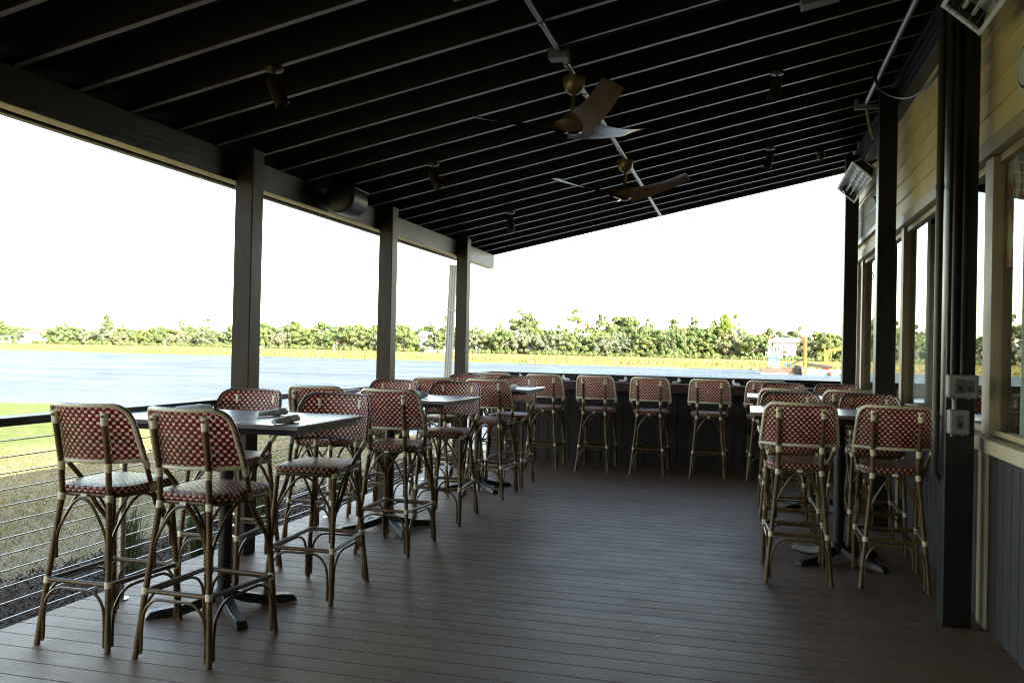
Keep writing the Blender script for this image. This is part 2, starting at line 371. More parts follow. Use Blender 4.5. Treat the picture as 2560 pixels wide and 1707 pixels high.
# mulch bed beside the deck
m = MB(); N = 60
for i in range(N + 1):
    y = -3 + 17 * i / N; m.v += [(-3.35, y, LZ + .05), (-4.1, y, LZ + .075 + .012 * math.sin(y * 5)), (-5.25 + .14 * math.sin(y * 1.7) + .08 * math.sin(y * 4.3), y, LZ + .006)]
for i in range(N):
    for k in range(2): m.f.append((i * 3 + k, i * 3 + k + 1, i * 3 + k + 4, i * 3 + k + 3))
struct(m.build('mulch_bed', MT['mulch']))
def blades(name, mat, n, xr, yr, h, wd, zf, lean=.6, keep=None):
    x = rng.uniform(*xr, n); y = rng.uniform(*yr, n)
    if keep is not None:
        k = keep(x, y); x, y = x[k], y[k]; n = len(x)
    z = zf(x, y); a = rng.uniform(0, 2 * PI, n); hh = rng.uniform(h[0], h[1], n); l = rng.uniform(0, lean, n) * hh; b = rng.uniform(0, 2 * PI, n)
    dx, dy = np.cos(a) * wd / 2, np.sin(a) * wd / 2
    V = np.empty((n, 3, 3)); V[:, 0] = np.c_[x - dx, y - dy, z]; V[:, 1] = np.c_[x + dx, y + dy, z]; V[:, 2] = np.c_[x + np.cos(b) * l, y + np.sin(b) * l, z + hh]
    mb = MB(); mb.v = V.reshape(-1, 3).tolist(); mb.f = [(3 * i, 3 * i + 1, 3 * i + 2) for i in range(n)]
    return mb.build(name, mat)
stuff(blades('lawn_grass', MT['blade'], 60000, (-11, -4.9), (1.5, 17), (.02, .07), .012, lambda x, y: np.full_like(x, LZ - .004), 1.6, lambda x, y: x < -5.05 + .14 * np.sin(y * 1.7)))
stuff(blades('mulch_chips', MT['mulchbit'], 16000, (-5.2, -3.45), (1.5, 13), (.01, .05), .02, lambda x, y: np.full_like(x, LZ + .055), 3.0))
stuff(blades('marsh_grass', MT['reed'], 26000, (-260, 70), (173, 215), (.4, 1.0), .28, lambda x, y: np.interp(y, ys, zs) - .1 + 0 * x, .3), 'golden marsh grass along the far bank of the river', 'marsh grass')
# ---------------------------------------------------------------- deck
m = MB(); y = -4.0; PW = .1447
while y < 11.34:
    c = .0015
    m.prism([(y + .0025, -.028), (y + PW - .0025, -.028), (y + PW - .0025, -c), (y + PW - .0025 - c, 0), (y + .0025 + c, 0), (y + .0025, -c)], 'x', -3.5, 1.27); y += PW
deck = struct(m.build('deck', MT['deck']))
m = MB(); m.box(-3.47, 1.27, -4, 11.33, -.07, -.035); m.box(-3.47, -3.43, -4, 11.33, -.42, -.071); m.box(-3.42, 1.27, 11.26, 11.30, -1.9, -.071)
for yy in (0, 2.2, 4.4, 6.6, 8.8, 11.0):
    for xx in (-3.3, -1, 1.0): m.box(xx - .07, xx + .07, yy - .07, yy + .07, -1.9, -.072)
struct(m.build('deck_framing', MT['ceil']))
# ---------------------------------------------------------------- porch roof
roof = thing('porch_roof', 'dark sloping porch roof of closely spaced painted rafters over the deck', 'roof', (-3.35, 5, 2.7))
RO = Vector((-3.35, 5, 2.7))
def rb(mb): return mb.xf(Matrix.Translation(-RO))
SL = .22
def zr(x): return 2.712 + SL * (x + 3.35)
RH = .19
x0, x1 = -3.68, 1.16
m0 = MB(); m0.prism([(x0, zr(x0)), (x1, zr(x1)), (x1, zr(x1) + RH), (x0, zr(x0) + RH)], 'y', -.019, .019)
raf = None; ry = [5.455 + .4095 * k for k in range(-22, 15)]
for i, yy in enumerate(ry):
    if yy > 11.3: continue
    if raf is None:
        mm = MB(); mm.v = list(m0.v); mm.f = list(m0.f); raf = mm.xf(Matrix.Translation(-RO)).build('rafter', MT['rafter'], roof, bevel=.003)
        raf.data.materials.append(MT['rafter_lit_edge'])
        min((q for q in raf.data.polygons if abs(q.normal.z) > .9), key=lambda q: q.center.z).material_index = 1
        raf.location.y = yy; continue
    r = raf.copy(); COL.objects.link(r); r.parent = roof; r.location.y = yy + random.uniform(-.004, .004)
m = MB(); m.prism([(x0, zr(x0)), (x1, zr(x1)), (x1, zr(x1) + RH), (x0, zr(x0) + RH)], 'y', 11.60, 11.66); rb(m).build('end_rafter', MT['rafter'], roof)
m = MB(); m.prism([(x0 - .06, zr(x0 - .06) + RH + .002), (1.4, zr(1.4) + RH + .002), (1.4, zr(1.4) + RH + .05), (x0 - .06, zr(x0 - .06) + RH + .05)], 'y', -4, 11.68); rb(m).build('roof_deck', MT['ceil'], roof)
m = MB()
for a, b in ((-3.354, -3.318 - .072), (-3.392, -3.428), (-3.430, -3.466)): pass
m.box(-3.398, -3.354, -4, 11.615, 2.525, 2.708); rb(m).build('beam', MT['beam'], roof, bevel=.003)
m = MB(); m.box(-3.446, -3.400, -4, 11.60, 2.527, 2.706); rb(m).build('beam', MT['beam'], roof)
m = MB()
for a, b in ((-3.396, -3.378), (-3.374, -3.357), (-3.442, -3.424), (-3.420, -3.402)): m.box(a, b, -4, 11.6, 2.519, 2.5245 if a > -3.4 else 2.5265)
rb(m).build('beam_underside', MT['lamin'], roof)
m = MB(); m.box(-3.735, -3.70, -4, 11.66, 2.588, zr(-3.72) + RH - .01); rb(m).build('fascia', MT['beam'], roof)
m = MB(); m.box(-3.745, -3.695, -4, 11.66, 2.578, 2.5875); rb(m).build('fascia_strip', MT['jamb'], roof)
# ledger beam on the building side with two thin ledges
m = MB(); m.box(1.165, 1.262, -4, 11.05, 3.47, 3.70); rb(m).build('ledger_beam', MT['column'], roof, bevel=.004)
m = MB(); m.box(1.150, 1.164, -4, 11.05, 3.60, 3.612); m.box(1.150, 1.164, -4, 11.05, 3.53, 3.541); m.box(1.150, 1.164, -4, 11.05, 3.685, 3.70); rb(m).build('ledger_strip', MT['rafter'], roof)
# ---------------------------------------------------------------- wooden posts
def post(x0, x1, y0, y1, z1, label, mat='post', bolts=False):
    t = thing('wooden_post', label, 'post', ((x0 + x1) / 2, (y0 + y1) / 2, 0), 0, 'wooden posts that carry the porch roof')
    hx, hy = (x1 - x0) / 2, (y1 - y0) / 2
    m = MB(); m.box(-hx, hx, -hy, hy, .0, z1); m.build('shaft', MT[mat], t, bevel=.006)
    if bolts:
        for k in range(12):
            m = MB(); m.lathe([(.004, 0), (.017, .0), (.017, .004), (.007, .007), (.006, .022), (.002, .026)], n=12)
            m.xf(Matrix.Translation((-hx + .045, -hy - .0005, .12 + .0757 * k)) @ Matrix.Rotation(PI / 2, 4, 'X')); m.build('cable_eye', MT['steel'], t, smooth=True)
    return t
post(-3.356, -3.222, 5.265, 5.408, 2.742, 'nearest rough dark post on the railing side, behind the closest table', bolts=True)
post(-3.358, -3.222, 7.695, 7.838, 2.742, 'middle post of the three on the railing side, cracked down its face')
post(-3.358, -3.222, 10.005, 10.148, 2.742, 'farthest post on the railing side, next to the pale downspout')
post(1.042, 1.186, 5.145, 5.290, 3.64, 'nearest black post by the windows, carrying two grey outlet boxes', 'column')
post(1.042, 1.182, 7.781, 7.925, 3.64, 'second black post by the windows, between two tan wall panels', 'column')
post(1.042, 1.182, 10.304, 10.448, 3.64, 'farthest black post by the windows at the end of the bar counter', 'column')
# ---------------------------------------------------------------- cable railing
RX = -3.31
rail = thing('cable_railing', 'low cable railing with a dark flat top rail along the deck edge', 'railing', (RX, 5, 0))
def rl(mb): return mb.xf(Matrix.Translation((-RX, -5, 0)))
m = MB()
for a, b in ((-3, 5.262), (5.411, 7.692), (7.841, 10.002), (10.151, 11.14)): m.box(RX - .055, RX + .055, a, b, 1.022, 1.062)
rl(m).build('top_rail', MT['barwood'] if False else MT['beam'], rail, bevel=.005)
for k in range(12):
    z = .12 + .0757 * k; m = MB(); m.tube([(RX, -3, z), (RX, 4.2, z - .003), (RX, 11.1, z)], .0032, 6); rl(m).build('cable', MT['steel'], rail, smooth=True)
for yy in (1.7, 4.166, 6.68, 8.95):
    m = MB(); m.lathe([(.045, 0), (.045, .006), (.021, .009), (.0205, 1.02)], (RX, yy, 0), 16); rl(m).build('rail_post', MT['steel'], rail, smooth=True)
# ---------------------------------------------------------------- bar counter at the far end
bar = thing('bar_counter', 'long dark bar counter with a raised back ledge across the far end of the deck', 'bar counter', (-1, 11, 0))
def br(mb): return mb.xf(Matrix.Translation((1, -11, 0)))
m = MB(); xx = -3.22
while xx < 1.2:
    m.box(xx + .004, min(xx + .131, 1.2), 11.03, 11.045, .0, .925); xx += .135
m.box(-3.22, 1.2, 11.046, 11.09, .0, .925); br(m).build('front_panel', MT['slate'], bar)
m = MB(); m.box(-3.22, 1.2, 10.855, 11.16, 1.012, 1.040); br(m).build('countertop', MT['barwood'], bar, bevel=.004)
m = MB(); m.box(-3.22, 1.2, 10.875, 10.895, .93, 1.010); br(m).build('apron', MT['barwood'], bar, bevel=.003)
m = MB(); m.box(-3.30, 1.2, 11.162, 11.20, .93, 1.105); m.box(-3.30, 1.2, 11.14, 11.25, 1.106, 1.126); br(m).build('back_ledge', MT['beam'], bar, bevel=.003)
m = MB(); m.box(-3.29, -3.222, 10.30, 11.138, 1.063, 1.124); br(m).build('end_cap', MT['beam'], bar, bevel=.003)
# ---------------------------------------------------------------- restaurant building
bd = thing('restaurant_building', 'restaurant wall with tan lap siding above large windows and dark grooved boards below', 'building', (1.27, 5, 0))
def bb(mb): return mb.xf(Matrix.Translation((-1.27, -5, 0)))
YE = 11.1
m = MB(); z = 2.60; i = 0
while z < 3.9:
    m.prism([(1.27, z), (1.248, z), (1.262, z + .150), (1.27, z + .150)], 'y', -4, YE); z += .148
bb(m).build('tan_siding', MT['tan'], bd)
m = MB(); m.box(1.29, 1.42, -4, YE, 2.60, 4.3); m.box(1.272, 1.288, -4, YE, 2.60, 4.3); bb(m).build('wall_core', MT['inside'], bd)
m = MB(); m.box(1.232, 1.27, -4, YE, 2.515, 2.599); m.box(1.271, 1.40, -4, YE, 2.515, 2.599); bb(m).build('window_head_trim', MT['trim'], bd, bevel=.003)
m = MB(); yy = -4.0
while yy < YE - .01:
    m.box(1.27, 1.285, yy + .004, min(yy + .131, YE), 0, .925); yy += .135
m.box(1.286, 1.40, -4, YE, 0, .925); bb(m).build('grooved_wainscot', MT['slate'], bd)
m = MB(); m.prism([(1.240, .932), (1.240, 1.005), (1.40, 1.022), (1.40, .932)], 'y', -4, YE); bb(m).build('window_sill', MT['trim'], bd, bevel=.003)
mul = [(-.11, .05), (2.55, 2.71), (5.175, 5.338), (7.91, 8.03), (10.55, 10.67)]
for a, b in mul + [(YE - .12, YE)]:
    m = MB(); m.box(1.262, 1.40, a, b, 1.024, 2.513); bb(m).build('mullion', MT['trim'], bd, bevel=.003)
for a, b in mul[1:4]: m = MB(); m.box(1.251, 1.268, a, b, .0, .93); bb(m).build('wall_batten', MT['trim'], bd, bevel=.002)
bays = [(-4, -.11), (.05, 2.55), (2.71, 5.175), (5.338, 7.91), (8.03, 10.55), (10.67, YE - .12)]
for a, b in bays:
    e = 0.002
    fr = MB()
    for s, o in ((.014, 1.285),):
        fr.box(o, o + .06, a + e, a + s, 1.026, 2.511); fr.box(o, o + .06, b - s, b - e, 1.026, 2.511)
        fr.box(o, o + .06, a + s, b - s, 2.511 - s * 3, 2.511); fr.box(o, o + .06, a + s, b - s, 1.026, 1.026 + s * 2)
    f = bb(fr).build('window', MT['jamb'], bd, bevel=.003)
    m = MB(); m.quad((1.313, b - .01, 1.04), (1.313, a + .01, 1.04), (1.313, a + .01, 2.48), (1.313, b - .01, 2.48)); bb(m).build('pane', MT['glass'], f)
m = MB(); m.box(6.0, 6.1, -4, YE, -.5, 4.3); m.box(1.42, 6, -4.1, -4.0, -.5, 4.3); m.box(1.42, 6.1, YE, YE + .1, -.5, 4.3); m.box(1.42, 6, -4, YE, 2.8, 2.9); m.box(1.42, 6, -4, YE, -.02, 0); bb(m).build('interior_walls', MT['inside'], bd)
m = MB(); m.box(1.2, 6.4, -4.3, YE + .2, 4.31, 4.45); bb(m).build('main_roof', MT['ceil'], bd)
m = MB(); m.prism([(-3.30, .0), (1.262, .0), (1.262, zr(1.262) - .005), (-3.30, zr(-3.30) - .005)], 'y', -1.83, -1.72); bb(m).build('unseen_rear_wall', MT['slate'], bd)  # unseen wall added behind the camera to cut light from the rear
m = MB(); m.box(1.30, 1.42, YE + .001, YE + .1, 0, 4.3); m.box(1.262, 1.299, YE + .001, YE + .03, .0, 4.3); bb(m).build('corner_board', MT['tan'], bd)
# seating glimpsed through the windows: a dark curtain and the hanging picture
def drape(name, y0, y1, x, label):
    m = MB(); N = 60
    for i in range(N + 1):
        yy = y0 + (y1 - y0) * i / N; xo = .035 * math.sin(i * .95) + .012 * math.sin(i * 2.3)
        m.v += [(x + xo, yy - (y0 + y1) / 2, .0), (x + xo * .8, yy - (y0 + y1) / 2, 2.40)]
    for i in range(N): m.f.append((2 * i, 2 * i + 2, 2 * i + 3, 2 * i + 1))
    for i in range(len(m.v)): m.v[i] = (m.v[i][0] - x, m.v[i][1], m.v[i][2])
    o = m.build(name, MT['curtain'], smooth=True); o.location = (x, (y0 + y1) / 2, .05); s = o.modifiers.new('cloth', 'SOLIDIFY'); s.thickness = .004
    return tag(o, label, 'curtain')
drape('curtain', 7.28, 7.86, 1.375, 'grey pleated curtain hanging inside the window between the two nearest black posts')
drape('curtain', 3.9, 4.98, 1.375, 'dim grey curtain inside the window at the right edge, below a painted picture')
def t_poster():
    t = NT('painted_picture'); v = t.coord(scale=(1, 2.2, .8)); a = t.noise(v, 2.6, 3, .5); b = t.noise(t.coord(scale=(1, 3, 1)), 7, 5, .7)
    c = t.ramp(a, [(.30, (.78, .76, .68)), (.44, (.85, .83, .76)), (.50, (.62, .08, .06)), (.56, (.52, .60, .66)), (.64, (.05, .05, .06)), (.72, (.85, .80, .70))])
    t.base(t.mix(t.math('MULTIPLY', t.math('GREATER_THAN', b, .60), .8), c, (.06, .055, .06)), .7); return t.m
m = MB(); m.box(-.006, .006, -.55, .55, -.29, .29); o = m.build('painting', t_poster()); o.location = (1.330, 4.60, 2.20); tag(o, 'abstract painted canvas in red, black and white inside the right-hand window', 'painting')
# ---------------------------------------------------------------- lawn-side downspout
MT['hgrey'] = plain('dull_white_aluminium', (.50, .47, .41), .5, 0, .4, .06, 8)
ds = thing('downspout', 'pale fluted metal downspout standing beyond the farthest railing post', 'downspout', (-3.775, 10.9, 0)); ds.rotation_euler = (0, .03, 0); ds.scale = (.8, .8, 1)
m = MB(); pf = [(-.055, -.04), (-.04, -.05), (-.03, -.04), (-.012, -.04), (0, -.05), (.012, -.04), (.03, -.04), (.04, -.05), (.055, -.04), (.055, .04), (-.055, .04)]
m.prism(pf, 'z', -.6, 2.50); m.build('pipe', MT['hgrey'], ds)
for zz in (.4, 1.9):
    m = MB(); m.box(-.062, .062, -.056, -.051, zz, zz + .03); m.box(-.062, -.0565, -.051, .05, zz, zz + .03); m.box(.0565, .062, -.051, .05, zz, zz + .03); m.build('strap', MT['hgrey'], ds)
# ================================================================== rattan bar stools
def make_stool():
    root = thing('bar_stool', 'x', 'bar stool')
    BS = {}
    def tub(name, pts, r, mat='cane', parent=root, n=8, sub=0):
        m = MB(); m.tube(crv(pts, sub) if sub else pts, r, n); return m.build(name, MT[mat], parent, smooth=True)
    def wrap(parent, segs):
        for p, q, r in segs:
            m = MB(); p, q = Vector(p), Vector(q); N = 7; rr = []; pp = []
            for i in range(N): pp.append(p.lerp(q, i / (N - 1))); rr.append(r * (1.0 if i % 2 else .93))
            m.tube(pp, rr, 10); m.build('binding', MT['cream'], parent, smooth=True)
    def lerp(a, b, z): t = (z - a[2]) / (b[2] - a[2]); return tuple(a[i] + (b[i] - a[i]) * t for i in range(3))
    R = .28
    def y0(z): return -.222 - .062 * (z - .86) / .26
    for s in (-1, 1):
        A, B, C_, D = (s * .195, -.265, 0), (s * .130, -.200, .705), (s * .131, -.214, .86), (s * .135, y0(1.085) + .016, 1.085)
        lg = tub('leg', [A, lerp(A, B, .35), B, lerp(B, C_, .78), C_, D], .0142)
        p = lerp(A, B, .30)
        wrap(lg, [(lerp(A, B, .285), lerp(A, B, .315), .0185), (lerp(A, B, .672), B, .0182), (lerp(B, C_, .815), lerp(B, C_, .855), .0182), (lerp(C_, D, 1.035), (D[0], D[1] + .004, 1.095), .0185)])
        A2, B2 = (s * .198, .262, 0), (s * .172, .195, .712)
        lf = tub('leg', [A2, lerp(A2, B2, .35), B2], .0142)
        wrap(lf, [(lerp(A2, B2, .272), lerp(A2, B2, .305), .0185), (lerp(A2, B2, .685), lerp(A2, B2, .713), .0175)])
        S0, S1 = (s * .236, y0(.86) + R * (1 - math.cos(1.0)) + .002, .866), (s * .190, .03, .706)
        sp = tub('side_post', [S0, S1, (s * .184, .075, .62), (s * .183, .185, .50)], .0125, sub=4)
        wrap(sp, [(S0, lerp(S0, S1, .825), .0175), (lerp(S0, S1, .735), lerp(S0, S1, .700), .0175)])
    bl, brr, fl, f_r = (-.1673, -.237, .30), (.1673, -.237, .30), (-.187, .235, .288), (.187, .235, .288)
    for a, b in ((bl, brr), (fl, f_r), (bl, fl), (brr, f_r)): tub('stretcher', [a, b], .0115)
    # slender braces: an arch under every stretcher and a pair of curves under the seat
    def arch(p0, p1, ztop, zlow, mid_drop):
        p0, p1 = Vector(p0), Vector(p1); d = (p1 - p0)
        def at(t, z, k=0): q = p0 + d * t; return (q.x, q.y, z)
        return [at(.055, .02), at(.06, zlow), at(.10, ztop - .055), at(.24, ztop - .004), at(.5, ztop), at(.76, ztop - .004), at(.90, ztop - .055), at(.94, zlow), at(.945, .02)]
    cor = {'bl': (-.19, -.259), 'br': (.19, -.259), 'fl': (-.195, .256), 'fr': (.195, .256)}
    for a, b in (('bl', 'br'), ('fl', 'fr'), ('bl', 'fl'), ('br', 'fr')):
        P0, P1 = (*cor[a], 0), (*cor[b], 0); tub('foot_brace', arch(P0, P1, .272, .14, 0), .0072, n=6, sub=4)
    top = {'bl': (-.152, -.222), 'br': (.152, -.222), 'fl': (-.178, .212), 'fr': (.178, .212)}
    for a, b in (('bl', 'br'), ('fl', 'fr'), ('bl', 'fl'), ('br', 'fr')):
        p0, p1 = Vector((*top[a], 0)), Vector((*top[b], 0)); d = p1 - p0
        def at(t, z): q = p0 + d * t; return (q.x, q.y, z)
        tub('seat_brace', [at(.045, .40), at(.05, .50), at(.17, .585), at(.34, .662), at(.5, .688), at(.66, .662), at(.83, .585), at(.95, .50), at(.955, .40)], .0072, n=6, sub=4)
    # seat: rounded woven pad over a ring of tube
    def outline(g=0):
        pts = []; 
        for cx, cy, r, a0 in ((.125 , .165, .055, 0), (-.125, .165, .055, 90), (-.085, -.10, .095, 180), (.085, -.10, .095, 270)):
            for k in range(9):
                a = math.radians(a0 + 90 * k / 8); pts.append((cx + (r + g) * math.cos(a), cy + (r + g) * math.sin(a)))
        return pts
    o = outline(.012); n = len(o); m = MB(); NY = 14
    # top as a strip grid with uv in weave cells, sides as a band
    cx, cy = 0, .03; rings = 6
    for j in range(rings + 1):
        f = j / rings
        for x, y in o: m.v.append((cx + (x - cx) * f, cy + (y - cy) * f, .748 + (.006 * (1 - f * f) if j < rings else -.004)))
    cell = .0165
    for j in range(rings):
        for i in range(n):
            i2 = (i + 1) % n; q = (j * n + i, (j + 1) * n + i, (j + 1) * n + i2, j * n + i2)
            m.uv[len(m.f)] = [(m.v[t][0] / cell + 40, m.v[t][1] / cell + 40) for t in q]; m.f.append(q)
    b = len(m.v); prof = [(1.0, .744), (1.008, .736), (1.008, .718), (1.0, .712)]; per = [0]
    for i in range(n): per.append(per[-1] + (Vector(o[i]) - Vector(o[(i + 1) % n])).length)
    for s_, z in prof:
        for i in range(n + 1): x, y = o[i % n]; m.v.append((cx + (x - cx) * s_, cy + (y - cy) * s_, z))
    vv = [0, .45, 1.55, 2.0]
    for j in range(3):
        for i in range(n):
            q = (b + j * (n + 1) + i, b + (j + 1) * (n + 1) + i, b + (j + 1) * (n + 1) + i + 1, b + j * (n + 1) + i + 1)
            m.uv[len(m.f)] = [(per[i] / cell, vv[j]), (per[i] / cell, vv[j + 1]), (per[i + 1] / cell, vv[j + 1]), (per[i + 1] / cell, vv[j])]; m.f.append(q)
    m.build('seat', MT['weave'], root, smooth=True)
    ring = [(x * .93, y * .93 + .002, .702) for x, y in o]; m = MB(); m.tube(ring + [ring[0], ring[1]], .0115, 8, False); m.build('seat_frame', MT['cane'], root, smooth=True)
    m = MB(); m.box(-.017, .017, -.215, -.207, .690, .708); m.box(-.007, .007, -.213, -.200, .672, .694); m.build('clip', MT['tagwhite'], root, bevel=.002)
    # woven back shell
    NU, NV = 28, 14; rr = .075; zb = .862
    def smax(t): return .280 - .042 * t          # half arc length, bottom to top
    H = .262
    def P(u, v):
        s = u * smax(v); lim = smax(1) - rr; hz = H
        if abs(u) * smax(1) > lim:
            q = (abs(u) * smax(1) - lim) / rr; hz = H - rr + rr * math.sqrt(max(0, 1 - q * q))
        z = zb + hz * v + .010 * (1 - math.cos(u * PI)) * v * 0
        # follow the slanting side edge
        s = u * (.280 - .042 * min(1, (z - zb) / H)); th = s / R
        return Vector((R * math.sin(th), y0(z) + R * (1 - math.cos(th)), z))
    m = MB()
    for j in range(NV + 1):
        for i in range(NU + 1): m.v.append(tuple(P(-1 + 2 * i / NU, j / NV)))
    for j in range(NV):
        for i in range(NU):
            q = [j * (NU + 1) + i, j * (NU + 1) + i + 1, (j + 1) * (NU + 1) + i + 1, (j + 1) * (NU + 1) + i]
            def U(t):
                x, y, z = m.v[t]; return (math.asin(max(-1, min(1, x / R))) * R / .0168 + 40.5, (z - zb) / .0173)
            m.uv[len(m.f)] = [U(t) for t in q]; m.f.append(tuple(q))
    bk = m.build('backrest', MT['weave'], root, smooth=True)
    loop = [P(-1 + 2 * i / 24, 0) for i in range(25)] + [P(1, j / 8) for j in range(1, 8)] + [P(1 - 2 * i / 48, 1) for i in range(49)] + [P(-1, 1 - j / 8) for j in range(1, 8)]
    loop = [p for i, p in enumerate(loop) if i == 0 or (p - loop[i - 1]).length > .004]
    def off(d): return [p + Vector((p.x * d * 1.2, -d, 0)) for p in loop]
    m = MB(); q = off(.007); m.tube(q + [q[0], q[1]], .0095, 8, False); m.build('edging', MT['cream'], bk, smooth=True)
    m = MB(); q = [p + Vector((p.x * .02, .006, .003 if p.z > .9 else 0)) for p in loop]; m.tube(q + [q[0], q[1]], .0085, 8, False); m.build('piping', MT['piping'], bk, smooth=True)
    return root
proto = make_stool(); used = [False]
GL = 'red and cream rattan bar stools on the deck'
def stool(x, y, rz, label):
    # x, y: middle of the four feet
    o = proto if not used[0] else dup(proto)
    used[0] = True
    o.location = (x, y, 0); o.rotation_euler = (0, 0, rz); o['label'] = label; o['group'] = GL; o['category'] = 'bar stool'
d = math.radians
# left row, three tables; facing away from the lens = rz 0
stool(-2.980, 3.694, d(0), 'woven bar stool nearest the railing at the closest left table, its back to us')
stool(-2.426, 3.675, d(-2), 'woven bar stool in front of the closest left table, right one of the near pair')
stool(-3.030, 4.80, d(180), 'woven bar stool across the closest left table by the railing post, facing us')
stool(-2.378, 4.690, d(180 + 2), 'woven bar stool across the closest left table on the aisle side, facing us')
stool(-3.000, 5.99, d(1), 'woven bar stool by the railing at the middle left table, its back to us')
stool(-2.378, 5.872, d(0), 'woven bar stool on the aisle at the middle left table, its back to us')
stool(-2.975, 7.02, d(179), 'woven bar stool by the railing beyond the middle left table, facing us')
stool(-2.385, 6.980, d(181), 'woven bar stool on the aisle beyond the middle left table, facing us')
stool(-2.930, 8.30, d(0), 'woven bar stool by the railing at the farthest left table, its back to us')
stool(-2.380, 8.290, d(0), 'woven bar stool on the aisle at the farthest left table, its back to us')
stool(-2.925, 8.99, d(180), 'woven bar stool by the railing beyond the farthest left table, facing us')
stool(-2.372, 8.985, d(180), 'woven bar stool on the aisle beyond the farthest left table, facing us')
# along the bar counter
stool(-2.945, 10.50, d(0), 'bar stool at the far left end of the counter, mostly hidden by others')
stool(-2.330, 10.49, d(1), 'leftmost clearly seen bar stool at the far counter, partly behind a facing stool')
stool(-1.700, 10.51, d(-2), 'first free-standing bar stool at the counter, counting from the left')
stool(-1.060, 10.50, d(-1), 'middle of the three free-standing bar stools at the far counter')
stool(-0.382, 10.46, d(0), 'rightmost of the three free-standing bar stools at the far counter')
stool(0.245, 10.47, d(0), 'bar stool at the counter behind the right-hand tables, half hidden')
# right row, two tables
stool(0.345, 6.04, d(1), 'left stool of the near pair at the closest right table, its back to us')
stool(0.920, 6.075, d(-2), 'stool beside the outlet post at the closest right table, its back to us')
stool(0.355, 7.06, d(180), 'facing stool across the closest right table on the aisle side')
stool(0.952, 7.14, d(181), 'facing stool across the closest right table on the window side')
stool(0.350, 8.30, d(0), 'stool at the farther right table on the aisle, its cream back edge just showing')
stool(0.895, 8.38, d(0), 'stool at the farther right table by the windows, its back to us')
stool(0.395, 9.28, d(180), 'facing stool beyond the farther right table on the aisle side')
stool(0.925, 9.42, d(180), 'facing stool beyond the farther right table near the last black post')
# ================================================================== tables
def make_table():
    t = thing('bar_table', 'x', 'table')
    m = MB(); m.box(-.61, .61, -.385, .385, 1.012, 1.036); m.build('tabletop', MT['table'], t, bevel=.004)
    m = MB(); m.box(-.585, .585, -.36, .36, .985, 1.011); m.box(-.25, .25, -.25, .25, .965, .984); m.build('underframe', MT['blackmetal'], t)
    m = MB(); m.lathe([(.036, .05), (.036, .966)], n=20); m.build('column', MT['blackmetal'], t, smooth=True)
    for k in range(4):
        m = MB(); a = PI / 4 + PI / 2 * k
        prof = [(.03, .115), (.10, .085), (.22, .055), (.33, .046), (.375, .038), (.395, .012)]; vs = []
        for r, z in prof:
            hw = .036 if r < .3 else .034
            vs.append([(r, -hw, .004 if r > .3 else z - .05), (r, -hw * .75, z), (r, hw * .75, z), (r, hw, .004 if r > .3 else z - .05)])
        for v in vs: m.v += v
        for i in range(len(vs) - 1):
            for q in range(4): m.f.append((i * 4 + q, i * 4 + (q + 1) % 4, (i + 1) * 4 + (q + 1) % 4, (i + 1) * 4 + q))
        m.f.append((3, 2, 1, 0)); e = (len(vs) - 1) * 4; m.f.append((e, e + 1, e + 2, e + 3))
        m.xf(RZ(a)); m.build('foot', MT['blackmetal'], t, smooth=True, bevel=.004)
    m = MB(); m.lathe([(.062, .06), (.062, .105), (.045, .125), (.04, .13)], n=20); m.build('hub', MT['blackmetal'], t, smooth=True)
    return t
tp = make_table()
for i, (x, y, rz, lb) in enumerate(((-2.675, 4.185, 1, 'closest high table on the left with rolled napkins on its dark top'), (-2.685, 6.45, -2, 'middle high table of the left row with napkins at its aisle end'), (-2.62, 8.62, 0, 'farthest high table of the left row, near the bar counter'),
                                    (.655, 6.56, 0, 'closest high table of the right row, beside the black post'), (.64, 8.74, 0, 'farther high table of the right row, close to the counter'))):
    o = tp if i == 0 else dup(tp); o.location = (x, y, 0); o.rotation_euler = (0, 0, d(rz)); o['label'] = lb; o['group'] = 'high tables on the deck'
# napkin rolls
def make_roll():
    m = MB(); P = [(0, -.105, .012), (0, -.09, .015), (0, -.03, .018), (0, .04, .020), (0, .085, .021), (0, .105, .017)]
    m.tube(P, [.010, .0145, .017, .019, .020, .014], 10)
    for i, (x, y, z) in enumerate(m.v): m.v[i] = (x * 1.35 + .0015 * math.sin(y * 90), y, z * .95 + .0012 * math.sin(y * 140 + x * 300))
    o = m.build('napkin_roll', MT['paper'], smooth=True)
    mm = MB(); mm.tube([(0, .02, .0185), (0, .05, .0195)], .0215, 10)
    for i, (x, y, z) in enumerate(mm.v): mm.v[i] = (x * 1.35, y, z * .95)
    mm.build('paper_band', MT['white'], o, smooth=True); return o
rp = make_roll()
TT = 1.0365
for i, (x, y, a, lb) in enumerate(((-3.02, 4.37, -39, 'napkin roll lying at the railing end of the closest left table'), (-2.47, 4.28, -17, 'farther of two napkin rolls side by side on the closest left table'), (-2.19, 3.93, -4, 'nearer of two napkin rolls side by side on the closest left table'),
                                   (-3.10, 6.62, -10, 'napkin roll at the railing end of the middle left table'), (-2.42, 6.33, -26, 'nearer of the two crossed napkin rolls on the middle left table'), (-2.53, 6.58, -21, 'farther of the two crossed napkin rolls on the middle left table'),
                                   (-2.21, 8.45, 8, 'napkin roll at the aisle end of the farthest left table'), (.84, 6.83, -26, 'napkin roll on the closest right table behind a stool back'))):
    o = rp if i == 0 else dup(rp); o.location = (x, y, TT); o.rotation_euler = (0, 0, d(a)); tag(o, lb, 'napkin roll', 'napkin rolls on the tables')
